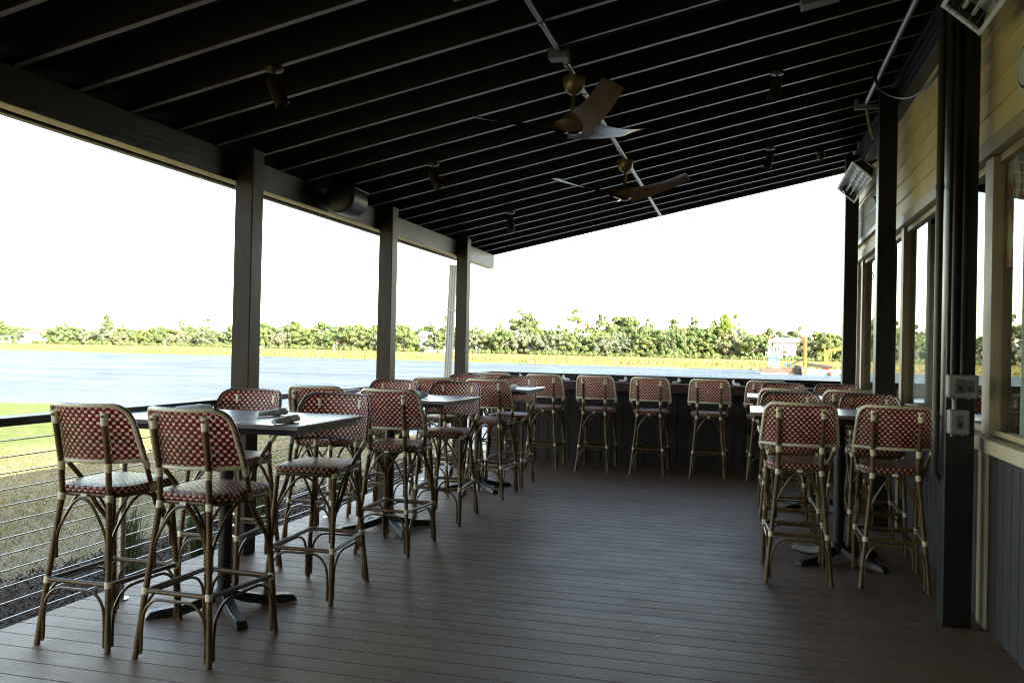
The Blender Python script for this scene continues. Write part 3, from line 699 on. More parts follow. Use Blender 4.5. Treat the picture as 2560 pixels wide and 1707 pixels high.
def make_bent():
    m = MB(); m.tube(crv([(-.055, 0, .014), (-.02, 0, .017), (.012, .0, .022), (.030, .0, .042), (.020, .006, .074)], 5), [.013] * 5 + [.016] * 8 + [.018] * 4 + [.012] * 3 + [.004], 10)
    o = m.build('napkin_roll', MT['paper'], smooth=True)
    mm = MB(); mm.tube([(-.035, 0, .0155), (-.018, 0, .0175)], .0180, 10); mm.build('paper_band', MT['white'], o, smooth=True); return o
bp = make_bent()
for i, (x, lb) in enumerate(((-2.80, 'leftmost bent napkin roll on the far counter'), (-2.19, 'bent napkin roll on the counter, second from the left'), (-1.45, 'bent napkin roll in the middle of the counter, left of the middle free stool'), (-.80, 'bent napkin roll on the counter just right of the middle free stool'), (-.10, 'bent napkin roll at the right end of the counter by the right-hand tables'))):
    o = bp if i == 0 else dup(bp); o.location = (x, 10.93 + .02 * (i % 2), 1.0405); o.rotation_euler = (0, 0, d((18, 160, 12, 10, 150)[i])); tag(o, lb, 'napkin roll', 'napkin rolls on the bar counter')
# ================================================================== ceiling fittings
# conduit along the rafters
cn = thing('ceiling_conduit', 'grey metal conduit running along the ceiling above both fans', 'conduit', (-1.10, 5, 3.18))
CZ = zr(-1.09) - .018
m = MB(); m.tube([(-1.10, -3, CZ), (-1.09, 11.45, CZ)], .0165, 10); m.xf(Matrix.Translation((1.10, -5, -3.18))); m.build('pipe', MT['conduit'], cn, smooth=True)
for yy in (3.85, 4.6, 5.3, 5.95, 6.3, 6.9, 7.6, 8.4, 9.1, 9.9): m = MB(); m.tube([(-1.095, yy - .02, CZ), (-1.095, yy + .02, CZ)], .0215, 10); m.xf(Matrix.Translation((1.10, -5, -3.18))); m.build('coupling', MT['conduit'], cn, smooth=True)
m = MB(); m.box(-.060, .060, -.045, .045, -.058, .0); o = m.build('junction_box', MT['greybox'], bevel=.004); o.location = (-1.103, 5.12, CZ + .02)
tag(o, 'grey junction box on the ceiling conduit in front of the nearer fan', 'junction box')
m = MB(); m.lathe([(.005, -.0605), (.005, -.0585)], (-.045, -.032, 0), 8); m.build('screw', MT['blackmetal'], o)
sc = thing('ceiling_conduit', 'thin conduit running crosswise along a rafter from the junction box', 'conduit', (-1, 5.06, 3.2))
m = MB(); m.tube([(-3.2, 5.005, zr(-3.2) - .004), (-1.16, 5.005, zr(-1.16) - .004)], .009, 8); m.tube([(-1.04, 5.03, zr(-1.04) - .02), (1.0, 5.03, zr(1.0) - .02)], .010, 8); m.xf(Matrix.Translation((1, -5.06, -3.2))); m.build('pipe', MT['rafter'], sc, smooth=True)
def fan(x, y, angs, label):
    t = thing('ceiling_fan', label, 'ceiling fan', (x, y, 3.16), 0, 'three-bladed ceiling fans')
    m = MB(); m.lathe([(.070, .012), (.072, -.01), (.068, -.042), (.052, -.078), (.028, -.095), (.018, -.1)], n=28); m.build('canopy', MT['bronze'], t, smooth=True)
    m = MB(); m.tube([(0, 0, -.1), (0, 0, -.255)], .0125, 12); m.build('downrod', MT['bronze'], t, smooth=True)
    m = MB(); m.lathe([(.018, -.195), (.022, -.205), (.032, -.225), (.05, -.245), (.105, -.262), (.125, -.285), (.105, -.318), (.06, -.338), (.035, -.342)], n=28); hb = m.build('motor_housing', MT['fanwood'], t, smooth=True)
    m = MB(); m.lathe([(.038, -.341), (.040, -.348), (.030, -.354), (.012, -.356)], n=20); m.build('cap', MT['blackmetal'], t, smooth=True)
    for a in angs:
        m = MB(); N = 16; K = 6
        for side in (1, -1):
            for i in range(N + 1):
                q = i / N; r = .03 + .655 * q; wd = .03 * (1 - q) ** 2 + .175 - .02 * q; tw = -math.radians(20 * (1 - q) ** 1.5 + 9); sweep = .02 * math.sin(q * PI * .9) - .012
                zc = -.312 + .02 * math.sin(q * PI * .5) + .085 * q * q
                for k in range(K + 1):
                    s = (k / K - .5) * wd; camb = .018 * (1 - (2 * k / K - 1) ** 2) * (1 - .6 * q); rr = r - (.05 * (k / K) if q > .93 else 0) * ((q - .93) / .07)
                    th = .0055 * (1 - abs(2 * k / K - 1) ** 3) * (1 - .5 * q)
                    m.v.append((rr, sweep + s * math.cos(tw), zc + s * math.sin(tw) + camb + side * th))
        W_ = K + 1; O = (N + 1) * W_
        for i in range(N):
            for k in range(K):
                q = (i * W_ + k, (i + 1) * W_ + k, (i + 1) * W_ + k + 1, i * W_ + k + 1); m.f.append(q); m.f.append(tuple(O + z for z in q)[::-1])
        for i in range(N):
            for k in (0, K):
                q = (i * W_ + k, (i + 1) * W_ + k, O + (i + 1) * W_ + k, O + i * W_ + k); m.f.append(q if k == 0 else q[::-1])
        for k in range(K): m.f.append((N * W_ + k, N * W_ + k + 1, O + N * W_ + k + 1, O + N * W_ + k))
        m.xf(RZ(math.radians(a))); m.build('blade', MT['fanwood'], t, smooth=True)
    return t
MT['fanwood'] = wood_paint('brown_fan_wood', (.12, .066, .028), .22, (2, 2, 2), .3, .9)
fan(-1.091, 5.53, (181, 301, 61), 'nearer ceiling fan with three broad twisted brown blades')
fan(-1.089, 8.03, (212, 332, 92), 'farther ceiling fan, seen nearly edge-on beyond the first')
def spot(x, y, label, tilt, az, head=True):
    z = zr(x)
    t = thing('spotlight', label, 'spotlight', (x, y, z), 0, 'small ceiling spotlights')
    m = MB(); m.lathe([(.050, 0), (.052, -.008), (.046, -.020), (.020, -.026), (.008, -.027)], n=24); m.build('base', MT['spot'], t, smooth=True)
    if head:
        m = MB(); m.tube([(0, 0, -.024), (0, 0, -.068)], .008, 8); m.build('stem', MT['spot'], t, smooth=True)
        m = MB(); m.lathe([(.030, .03), (.036, .02), (.037, -.06), (.039, -.062), (.040, -.125), (.036, -.128), (.033, -.11), (.002, -.108)], n=20)
        m.xf(Matrix.Translation((0, 0, -.085)) @ RZ(math.radians(az)) @ Matrix.Rotation(math.radians(tilt), 4, 'Y')); m.build('lamp_head', MT['spot'], t, smooth=True)
    else:
        m = MB(); m.lathe([(.040, -.02), (.042, -.045), (.034, -.07), (.018, -.085), (.004, -.09)], n=20); m.build('dome', MT['spot'], t, smooth=True)
MT['spot'] = plain('dark_bronze_metal', (.07, .045, .022), .38, .4, .5, .25, 20)
spot(-2.469, 4.215, 'nearest spotlight on the left half of the ceiling', -24, 15)
spot(-2.460, 6.68, 'spotlight on the left half of the ceiling, above the middle table', -26, 20)
spot(-2.472, 9.15, 'farthest spotlight on the left half of the ceiling', -6, 10)
spot(.190, 6.68, 'nearest spotlight on the right half of the ceiling', 16, 10)
spot(.205, 9.14, 'farther spotlight on the right half of the ceiling', 14, 10)
spot(.749, 9.98, 'small dome fitting near the window-side end of the ceiling', 0, 0, False)
for x, y, lb in ((.375, 5.33, 'grey plate box on the ceiling at the top edge, right of the fans'), (-1.27, 3.90, 'grey plate box on the ceiling at the top edge, left of the conduit')):
    m = MB(); m.box(-.11, .11, -.055, .055, -.05, .0); o = m.build('ceiling_box', MT['greybox'], bevel=.006); o.location = (x, y, zr(x) - .03); o.rotation_euler = (0, -math.atan(SL), 0)
    tag(o, lb, 'junction box', 'grey boxes on the ceiling')
    m = MB(); m.lathe([(.006, -.052), (.006, -.050)], (.09, -.04, 0), 8); m.lathe([(.006, -.052), (.006, -.050)], (-.09, .04, 0), 8); m.build('screw', MT['blackmetal'], o)
# speaker on the beam
sp = thing('speaker', 'drum-shaped dark speaker fixed to the beam between the first two railing posts', 'speaker', (-3.18, 6.62, 2.62))
m = MB(); m.lathe([(.115, -.14), (.128, -.13), (.132, 0), (.128, .13), (.11, .14)], n=32); m.xf(Matrix.Rotation(PI / 2, 4, 'X')); m.build('drum', MT['beam'], sp, smooth=True)
m = MB(); m.lathe([(.105, 0), (.108, .004), (.10, .008)], n=32); m.xf(Matrix.Translation((0, -.141, 0)) @ Matrix.Rotation(PI / 2, 4, 'X')); m.build('grille', MT['blackmetal'], sp, smooth=True)
m = MB(); m.box(-.172, -.12, -.05, .05, -.03, .03); m.build('bracket', MT['blackmetal'], sp)
m = MB(); m.box(.105, .1345, -.13, .13, .066, .074); m.build('seam_lip', MT['beam'], sp)
# infrared heaters by the windows
MT['reflector'] = plain('satin_reflector', (.80, .80, .78), .30, .35, .5, .05, 20)
MT['tubeglass'] = plain('white_quartz_tube', (.78, .76, .72), .3, 0, .5, .05, 20)
def heater(x, y, z, label):
    t = thing('patio_heater', label, 'heater', (x, y, z), 0, 'tubular infrared heaters by the windows')
    R_ = Matrix.Rotation(math.radians(42), 4, 'Y'); L2 = .68
    def bld(m, n, mat, par=t, **k): return m.xf(R_).build(n, MT[mat], par, **k)
    # local: opening faces -z, width along x
    w2 = .112
    m = MB(); m.prism([(-w2, 0), (-.075, .075), (.075, .075), (w2, 0), (w2 - .004, 0), (.072, .071), (-.072, .071), (-w2 + .004, 0)], 'y', -L2, L2); h = bld(m, 'housing', 'reflector')
    m = MB(); m.prism([(-w2 - .004, .006), (-.079, .080), (.079, .080), (w2 + .004, .006), (w2 + .002, .006), (.077, .077), (-.077, .077), (-w2 - .002, .006)], 'y', -L2 - .002, L2 + .002); bld(m, 'back_cover', 'blackmetal')
    m = MB()
    for sx in (-1, 1): m.box(sx * w2 - .011, sx * w2 + .011, -L2 - .012, L2 + .012, -.014, -.001)
    for sy in (-1, 1): m.box(-w2 + .0115, w2 - .0115, sy * L2 - .024, sy * L2 + .012, -.013, -.001)
    bld(m, 'face_frame', 'white', bevel=.002)
    for sy in (-1, 1): m = MB(); m.prism([(-w2 + .004, .0), (-.074, .072), (.074, .072), (w2 - .004, .0)], 'y', sy * (L2 - .03) - .006, sy * (L2 - .03) + .006); bld(m, 'end_plate', 'blackmetal')
    for sx in (-.028, .028): m = MB(); m.tube([(sx, -L2 + .04, .03), (sx, L2 - .04, .03)], .011, 10); bld(m, 'heating_tube', 'tubeglass', smooth=True)
    m = MB()
    for k in range(-4, 5): m.tube([(-w2, k * .145, -.012), (-.03, k * .145, -.020), (.03, k * .145, -.020), (w2, k * .145, -.012)], .0018, 5)
    for sx in (-.075, -.035, .035, .075): m.tube([(sx, -L2, -.018), (sx, L2, -.018)], .0016, 5)
    bld(m, 'guard', 'blackmetal')
    for sy in (-.42, .42): m = MB(); m.box(-.02, .02, sy - .02, sy + .02, .081, .15); bld(m, 'bracket', 'blackmetal')
    m = MB()
    for sy in (-.42, .42): m.tube([(.09, sy, .105), (.215, sy, .17)], .014, 8)
    m.build('arm', MT['blackmetal'], t, smooth=True)
heater(1.03, 9.43, 3.17, 'long silver tube heater between the last two black posts')
heater(1.02, 4.13, 3.13, 'long silver tube heater at the top right corner, cut by the frame')
# pipes and cables by the windows
gp = thing('gas_pipe', 'grey pipe hanging below the rafters beside the black posts', 'pipe', (.95, 6.5, 3.58))
m = MB(); m.tube([(.965, 3.0, 3.60), (.945, 7.95, 3.56)], .019, 10); m.xf(Matrix.Translation((-.95, -6.5, -3.58))); m.build('pipe', MT['conduit'], gp, smooth=True)
for yy in (4.2, 5.6, 6.6, 7.3): m = MB(); m.tube([(.953, yy - .03, 3.58 - (yy - 6) * .008), (.953, yy + .03, 3.58 - (yy - 6) * .008)], .0245, 10); m.xf(Matrix.Translation((-.95, -6.5, -3.58))); m.build('coupling', MT['conduit'], gp, smooth=True)
m = MB(); m.box(-.09, .10, 1.42, 1.47, -.06, -.03); m.box(-.09, -.06, 1.42, 1.47, -.03, .02); m.build('bracket', MT['greybox'], gp)
m = MB(); m.tube(crv([(0, 1.42, -.02), (.02, 1.48, -.10), (.06, 1.6, -.20), (.10, 1.7, -.26)], 5), .012, 8); m.build('flexible_end', MT['jamb'], gp, smooth=True)
m = MB(); m.tube(crv([(.925, 7.2, 3.60), (.915, 6.95, 3.42), (.955, 6.5, 3.22), (1.0, 6.0, 3.08), (1.03, 5.55, 3.05), (1.055, 5.16, 3.12)], 6), .009, 8)
o = m.build('cable', MT['blackmetal'], smooth=True); tag(o, 'black cable sagging in a loop from the ceiling pipe to the outlet post', 'cable')
m = MB(); m.tube(crv([(.97, 4.6, 3.60), (1.0, 4.9, 3.50), (1.05, 5.12, 3.40), (1.06, 5.14, 3.30)], 5), .007, 8); o = m.build('cable', MT['blackmetal'], smooth=True); tag(o, 'short black cable dropping to the top of the outlet post', 'cable')
m = MB(); m.tube(crv([(1.10, 11.0, 3.44), (1.12, 10.9, 2.9), (1.21, 11.02, 2.5), (1.19, 11.0, 2.36), (1.24, 11.05, 2.28)], 6), .007, 6); o = m.build('cable', MT['jamb'], smooth=True); tag(o, 'thin pale cable running down the wall behind the farthest black post', 'cable')
op = thing('downpipe', 'dark brown pipe running down the left side of the outlet post', 'pipe', (1.015, 5.24, 0))
m = MB(); m.tube([(0, 0, 3.55), (0, 0, 1.02), (.0, .02, .80), (.10, .06, .66)], .020, 12); m.build('pipe', MT['darkpipe'], op, smooth=True)
for zz in (1.09, 2.35): m = MB(); m.tube([(0, 0, zz), (0, 0, zz + .03)], .0235, 12); m.build('coupling', MT['darkpipe'], op, smooth=True)
def outlet(zc, xc, wx, hz, label, double):
    t = thing('outlet_box', label, 'outlet box', (xc, 5.118, zc), 0, 'weatherproof electrical boxes on the near black post')
    m = MB(); m.box(-wx / 2, wx / 2, -.045, .026, -hz / 2, hz / 2); m.build('body', MT['greybox'], t, bevel=.012)
    m = MB()
    if double: m.box(-wx * .27, wx * .05, -.050, -.0455, -hz * .28, hz * .30); m.box(wx * .055, wx * .34, -.049, -.0455, -hz * .24, hz * .26)
    else: m.box(-wx * .17, wx * .17, -.049, -.0455, -hz * .28, hz * .28)
    m.build('cover', MT['cover'], t, bevel=.002)
    m = MB()
    for k in ((-.12, .2) if double else (0,)): m.lathe([(.011, 0), (.011, .006), (.005, .008)], n=12); m.xf(Matrix.Translation((k * wx, -.0505, -.012)) @ Matrix.Rotation(PI / 2, 4, 'X'), len(m.v) - 36)
    m.build('socket', MT['blackmetal'], t)
    m = MB(); m.tube([(-wx * .28, -.01, -hz / 2 - .012), (-wx * .28, -.01, -hz / 2 + .002)], .008, 8); m.tube([(wx * .22, -.01, -hz / 2 - .008), (wx * .22, -.01, -hz / 2 + .002)], .008, 8); m.build('fitting', MT['greybox'], t)
    return t
outlet(1.282, 1.113, .150, .125, 'upper, wider grey outlet box on the near black post', True)
outlet(1.094, 1.097, .100, .132, 'lower, narrower grey switch box on the near black post', False)
pc = thing('post_conduit', 'pair of slim conduits running down the near black post into the outlet box', 'conduit', (1.08, 5.13, 1.3))
for xx in (1.070, 1.115): m = MB(); m.tube([(xx - 1.08, -.005, .045), (xx - 1.08, -.005, 2.2)], .0125, 10); m.tube([(xx - 1.08, -.005, 1.22), (xx - 1.08, -.005, 1.25)], .0155, 10); m.build('pipe', MT['column'], pc, smooth=True)
m = MB(); m.tube([(-.0, -.012, -.15), (-.0, -.012, -.082)], .013, 10); m.build('nipple', MT['greybox'], pc, smooth=True)
# signs on the wall
def t_sign():
    t = NT('weathered_sign_wood'); a = t.noise(t.coord(scale=(1, 5, 1.2)), 9, 6, .75); t.base(t.ramp(a, [(.3, (.16, .16, .15)), (.55, (.46, .47, .46)), (.75, (.66, .67, .66))]), .8); t.bump(a, .6, .01); return t.m
sg = thing('wall_sign', 'weathered pale wooden sign with a curved top on the tan wall', 'sign', (1.235, 10.1, 2.78))
m = MB(); pts = [(-.95, -.05), (.95, -.05)] + [(.95 * math.cos(a), .0 + .33 * math.sin(a)) for a in np.linspace(0, PI, 20)]
m.prism(pts, 'x', -.018, .008); m.build('board', t_sign(), sg)
m = MB(); m.box(-.022, -.0185, -.93, .93, .118, .126); m.build('board_gap', MT['blackmetal'], sg)
m = MB(); m.box(-.020, .008, -.9, .9, -.10, -.052); m.build('lower_rail', MT['column'], sg)
ov = thing('oval_sign', 'round white sign with a black ring at the right edge of the photo', 'sign', (1.232, 4.47, 2.78))
def ell(a, b): return [(a * math.cos(q), b * math.sin(q)) for q in np.linspace(0, 2 * PI, 40, endpoint=False)]
m = MB(); m.prism(ell(.16, .13), 'x', -.012, .010); m.build('plate', MT['white'], ov)
m = MB(); m.prism(ell(.135, .105), 'x', -.014, -.0125); m.build('ring', MT['blackmetal'], ov)
m = MB(); m.prism(ell(.12, .09), 'x', -.016, -.0145); m.build('face', MT['white'], ov)
# ================================================================== planting beside the deck
def tuft(x, y, h, label, n=170, seed=0):
    r = np.random.default_rng(seed); m = MB()
    for i in range(n):
        a = r.uniform(0, 2 * PI); l = h * r.uniform(.5, 1); o = r.uniform(.15, .75); w_ = .004; b0 = Vector((r.normal(0, .03), r.normal(0, .03), 0)); dr = Vector((math.cos(a), math.sin(a), 0)); sd_ = Vector((-dr.y, dr.x, 0)) * w_
        p1 = b0 + dr * o * l * .25 + Vector((0, 0, l * .6)); p2 = b0 + dr * o * l * .75 + Vector((0, 0, l * (1 - .35 * o)))
        k = len(m.v); m.v += [tuple(b0 - sd_), tuple(b0 + sd_), tuple(p1 + sd_ * .8), tuple(p1 - sd_ * .8), tuple(p2)]; m.f += [(k, k + 1, k + 2, k + 3), (k + 3, k + 2, k + 4)]
    o = m.build('grass_clump', MT['tuft']); o.location = (x, y, LZ + .06); tag(o, label, 'grass clump', 'grass clumps in the mulch bed')
tuft(-4.35, 5.55, .75, 'tall thin grass clump beyond the first stool, in the mulch', 150, 1)
tuft(-4.25, 6.25, .72, 'grass clump beside the steel rail post behind the closest table', 170, 2)
tuft(-4.5, 7.6, .65, 'grass clump behind the nearest railing post', 150, 3)
tuft(-4.3, 8.9, .6, 'grass clump beyond the middle left table', 150, 4)
# ================================================================== trees on the far bank
def cloud(clumps, n, size, seed, flat=1.0):
    r = np.random.default_rng(seed); C_ = np.array(clumps); wgt = C_[:, 3] ** 2; wgt /= wgt.sum(); idx = r.choice(len(C_), n, p=wgt)
    dvec = r.normal(size=(n, 3)); dvec /= np.linalg.norm(dvec, axis=1)[:, None]; rad = r.uniform(.35, 1, n) ** .5
    P = C_[idx, :3] + dvec * (rad * C_[idx, 3])[:, None] * np.array([1, 1, flat])
    nn = dvec + .38 * r.normal(size=(n, 3)); nn /= np.linalg.norm(nn, axis=1)[:, None]
    a = np.cross(nn, r.normal(size=(n, 3))); a /= np.linalg.norm(a, axis=1)[:, None]; b = np.cross(nn, a); b /= np.linalg.norm(b, axis=1)[:, None]
    s = size * r.uniform(.5, 1.2, n)[:, None]
    V = np.stack([P - a * s, P - b * s * .6, P + a * s, P + b * s * .6], 1); m = MB(); m.v = V.reshape(-1, 3).tolist(); m.f = [(4 * i, 4 * i + 1, 4 * i + 2, 4 * i + 3) for i in range(n)]
    return m
def limbs(trunk_top, r0, targets, seed, lean=0):
    r = random.Random(seed); m = MB(); tp_ = Vector((lean, 0, trunk_top))
    m.tube([(0, 0, -.03), (lean * .3, .0, trunk_top * .4), tuple(tp_)], [r0, r0 * .8, r0 * .55], 7)
    for t in targets:
        s = Vector((lean * .6, 0, trunk_top * r.uniform(.55, .98))); q = Vector(t); mid = s.lerp(q, .5) + Vector((0, 0, .02)); m.tube([tuple(s), tuple(mid), tuple(q)], [r0 * .42, r0 * .25, r0 * .1], 5)
    return m
PROTO = {}
def proto_tree(kind, i):
    r = random.Random(hash(kind) % 1 + i * 17 + len(kind) * 101); cl = []
    if kind in ('oak', 'moss', 'autumn'):
        for k in range(60):
            a = r.uniform(0, 2 * PI); q = r.uniform(0, 1) ** .5; x, y = .52 * q * math.cos(a), .52 * q * math.sin(a)
            top = (.95 * math.sqrt(max(.10, 1 - (q * .92) ** 2.6))) * (.86 + .16 * math.sin(a * 2 + i) * math.cos(a * 3 + i * 2)); z = r.uniform(.05, 1) * top if k > 14 else top * r.uniform(.82, 1.0)
            cl.append((x * 1.12, y, max(.06, z - .06), r.uniform(.045, .125)))
        m = cloud(cl, 5200, .044, i + 11, .8); tr = limbs(.42, .035, [(c[0] * .8, c[1] * .8, c[2]) for c in cl[::4]], i)
    elif kind == 'pine':
        for k in range(11):
            z = r.uniform(.52, .97); rad = .24 * (1.15 - z) + .06; a = r.uniform(0, 2 * PI); q = r.uniform(.2, 1) * rad * 1.5
            for e in range(3): cl.append((q * math.cos(a) + r.uniform(-.05, .05), q * math.sin(a) + r.uniform(-.05, .05), z + r.uniform(-.015, .015), r.uniform(.035, .075)))
        m = cloud(cl, 2200, .024, i + 31, .5); tr = limbs(.95, .017, [c[:3] for c in cl[::2]], i, r.uniform(-.03, .03))
    elif kind == 'roundpine':
        for k in range(38):
            a = r.uniform(0, 2 * PI); q = r.uniform(.1, 1); z = .50 + .44 * math.sqrt(max(0, 1 - q * q)) * r.uniform(.1, 1.05)
            cl.append((.30 * q * math.cos(a), .30 * q * math.sin(a), z, r.uniform(.045, .085)))
        m = cloud(cl, 3200, .024, i + 51, .7); tr = limbs(.72, .02, [c[:3] for c in cl[::2]], i)
    elif kind == 'cone':
        for k in range(40):
            z = .12 + .84 * (k / 39); rad = .30 * (1 - (z - .1) / .95) ** .7 + .02; a = k * 2.4; cl.append((rad * .7 * math.cos(a), rad * .7 * math.sin(a), z, rad * .42 + .04))
        m = cloud(cl, 4200, .030, i + 71, .8); tr = limbs(.9, .03, [c[:3] for c in cl[::6]], i)
    else:  # bare
        m = MB()
        for k in range(70):
            a = r.uniform(0, 2 * PI); q = r.uniform(.05, .34); z0 = r.uniform(.3, .6); p0 = (.08 * math.cos(a), .08 * math.sin(a), z0); z1 = z0 + r.uniform(.15, .42); p1 = (q * math.cos(a), q * math.sin(a), min(1, z1)); m.tube([p0, p1], [.006, .0015], 3)
            for e in range(3):
                pm = Vector(p0).lerp(Vector(p1), r.uniform(.4, .9)); m.tube([tuple(pm), tuple(pm + Vector((r.uniform(-.1, .1), r.uniform(-.1, .1), r.uniform(.03, .12))))], [.003, .001], 3)
        tr = limbs(.6, .022, [(r.uniform(-.1, .1), r.uniform(-.1, .1), .55) for _ in range(6)], i)
    mat = {'oak': 'oak', 'moss': 'moss', 'autumn': 'autumn', 'pine': 'pine', 'roundpine': 'pine', 'cone': 'bright', 'bare': 'twig'}[kind]
    return m, tr, mat
NAMES = {'oak': 'oak_tree', 'moss': 'oak_tree', 'autumn': 'oak_tree', 'pine': 'pine_tree', 'roundpine': 'pine_tree', 'cone': 'evergreen_tree', 'bare': 'bare_tree'}
cnt = {}
def tree(kind, x, y, hgt, wid, label, group=None, mat=None):
    i = cnt.get(kind, 0); cnt[kind] = i + 1; nv = {'oak': 5, 'moss': 3, 'autumn': 2, 'pine': 5, 'roundpine': 3, 'cone': 2, 'bare': 2}[kind]; v = i % nv; key = (kind, v)
    t = thing(NAMES[kind], label, 'tree', (x, y, gz(x, y) - .1), 0, group)
    if key not in PROTO:
        m, tr, mt = proto_tree(kind, v); PROTO[key] = (m.build('crown', MT[mt], t), tr.build('trunk', MT['bark'] if kind != 'bare' else MT['twig'], t, smooth=True))
    else:
        for o in PROTO[key]: c = o.copy(); COL.objects.link(c); c.parent = t
    nat = {'oak': 1.1, 'moss': 1.1, 'autumn': 1.1, 'pine': .62, 'roundpine': .66, 'cone': .62, 'bare': .66}[kind]
    sx = wid / nat; t.scale = (sx, sx, hgt); t.rotation_euler = (0, 0, random.uniform(0, 6.28))
    return t
# columns: kind, x/y direction of sight, distance, top height, width, label
TL = [
('roundpine', -.999, 330, 11.2, 9, 'pine at the far left edge of the treeline'), ('roundpine', -.890, 335, 10.6, 7.5, 'dark round pine just above the white house with the brown roof'), ('autumn', -.870, 345, 9.4, 5, 'brownish tree right of the white chimney on the far left'),
('roundpine', -.826, 325, 13.4, 8.5, 'tallest pine of the left stretch, with a rounded open crown'), ('pine', -.800, 330, 9.6, 5, 'thin pine next to the tallest left-hand pine'), ('oak', -.778, 310, 9.0, 11, 'broad oak to the right of the tallest left-hand pine'),
('pine', -.712, 330, 12.2, 6, 'flat-topped pine, left one of two in the left stretch'), ('pine', -.676, 330, 12.2, 6.5, 'flat-topped pine, right one of two in the left stretch'), ('oak', -.694, 305, 9.6, 10, 'yellowish oak below two flat-topped pines'),
('oak', -.630, 310, 11.0, 11, 'dense dark-topped oak standing alone above the left treeline'), ('pine', -.555, 330, 9.2, 5, 'small pine left of the nearest railing post'), ('pine', -.513, 330, 9.3, 4, 'small far pine close beside the nearest railing post'), ('bare', -.532, 335, 8.8, 6, 'pinkish leafless tree near the nearest railing post'),
('oak', -.436, 300, 10.4, 9, 'round green oak right beside the nearest railing post'), ('roundpine', -.403, 315, 10.6, 6, 'small rounded pine between the first two posts, at left'), ('bare', -.388, 330, 9.8, 6, 'leafless pale tree between the first two posts'), ('bare', -.368, 320, 11.4, 5, 'thin half-bare tree left of the tall layered pine'),
('pine', -.348, 315, 14.8, 6.4, 'tall layered pine in the gap between the first two posts'), ('oak', -.321, 300, 10.8, 14, 'long rounded oak mass between the first two posts'), ('roundpine', -.281, 315, 12.6, 5.5, 'open-crowned pine between two taller pines'), ('pine', -.241, 310, 15.2, 6.2, 'tall straight pine just left of the middle railing post'),
('cone', -.389, 290, 6.4, 3.6, 'small dark cone-shaped evergreen low in front of the oaks'), ('autumn', -.170, 320, 14.0, 8.5, 'orange half-bare tree right of the middle railing post'), ('oak', -.143, 305, 13.0, 9.5, 'oak above the grey-roofed house between the posts'), ('roundpine', -.122, 315, 14.6, 5, 'small pine crown left of the downspout'),
('roundpine', -.056, 310, 15.2, 6.5, 'open pine just right of the farthest railing post'), ('oak', -.028, 300, 13.2, 13, 'spreading oak right of the farthest railing post'), ('pine', -.010, 305, 15.8, 5, 'narrow pine between oak and the great open-crowned tree')]
TL2 = [(1310, 'roundpine', 300, 19.2, 13, 'great open-crowned yellow-green tree above the far counter, leftmost of the tall ones'), (1375, 'oak', 290, 11.5, 14, 'round oak in the dip between the two tallest open trees'), (1432, 'pine', 300, 18.8, 9, 'tall ragged pine with separate foliage clumps, middle of the view'), (1466, 'autumn', 305, 15.0, 8, 'yellowish tree right of the ragged tall pine'),
(1504, 'pine', 290, 16.6, 6.5, 'pine with a long pale bare trunk beside the big green dome'), (1545, 'oak', 302, 19.2, 23, 'largest domed bright green oak of the whole treeline'), (1590, 'oak', 300, 16.6, 14, 'right shoulder of the big green dome'), (1618, 'pine', 312, 17.2, 6, 'thin sparse pine rising right of the big green dome'), (1655, 'oak', 295, 15.4, 16, 'rounded oak right of the sparse pine'),
(1684, 'roundpine', 305, 16.0, 6.5, 'bright green pointed crown in the right half'), (1702, 'autumn', 303, 14.2, 6.5, 'brown-tinged crown next to the bright pointed one'), (1748, 'oak', 292, 13.2, 14, 'dark oak left of the bright cone-shaped tree'), (1783, 'pine', 310, 17.0, 4.5, 'thin pine leaning beside the bright cone-shaped tree'), (1812, 'cone', 300, 17.4, 10.5, 'bright green cone-shaped tree, tallest on the right'),
(1866, 'bare', 310, 15.0, 6, 'faint bare tree between the cone-shaped tree and the barge'), (1862, 'moss', 292, 11.8, 11, 'pale mossy oak left of the tug wheelhouse'), (1912, 'autumn', 305, 11.6, 9, 'orange-tinted oak behind the tug wheelhouse'), (1998, 'pine', 310, 13.6, 4.5, 'small dark pine above the white gabled house'), (2016, 'autumn', 303, 11.4, 10, 'pinkish autumn tree right of the white gabled house'), (2082, 'oak', 306, 14.4, 12, 'oak behind the orange crane'), (2130, 'oak', 300, 13.6, 12, 'oak right at the farthest black post'), (2190, 'moss', 300, 13, 12, 'mossy oak glimpsed beside the second black post')]
HZ = lambda px: 843 + (px / 2560) * 56.5
def dirx(px):     # slope x/y of the sight line through a picture column at the horizon
    u = (px - 1280) / 2200; v = Vector(fwd) + Vector(rgt) * u * 1.0; return v.x / v.y
for k, s, dist, hgt, wid, lb in TL: tree(k, s * dist, dist, hgt, wid * .82, lb)
for px, k, dist, hgt, wid, lb in TL2: tree(k, dirx(px) * dist, dist, hgt * .85, wid * (.98 if k in ('oak', 'moss', 'autumn', 'roundpine') else .74), lb)
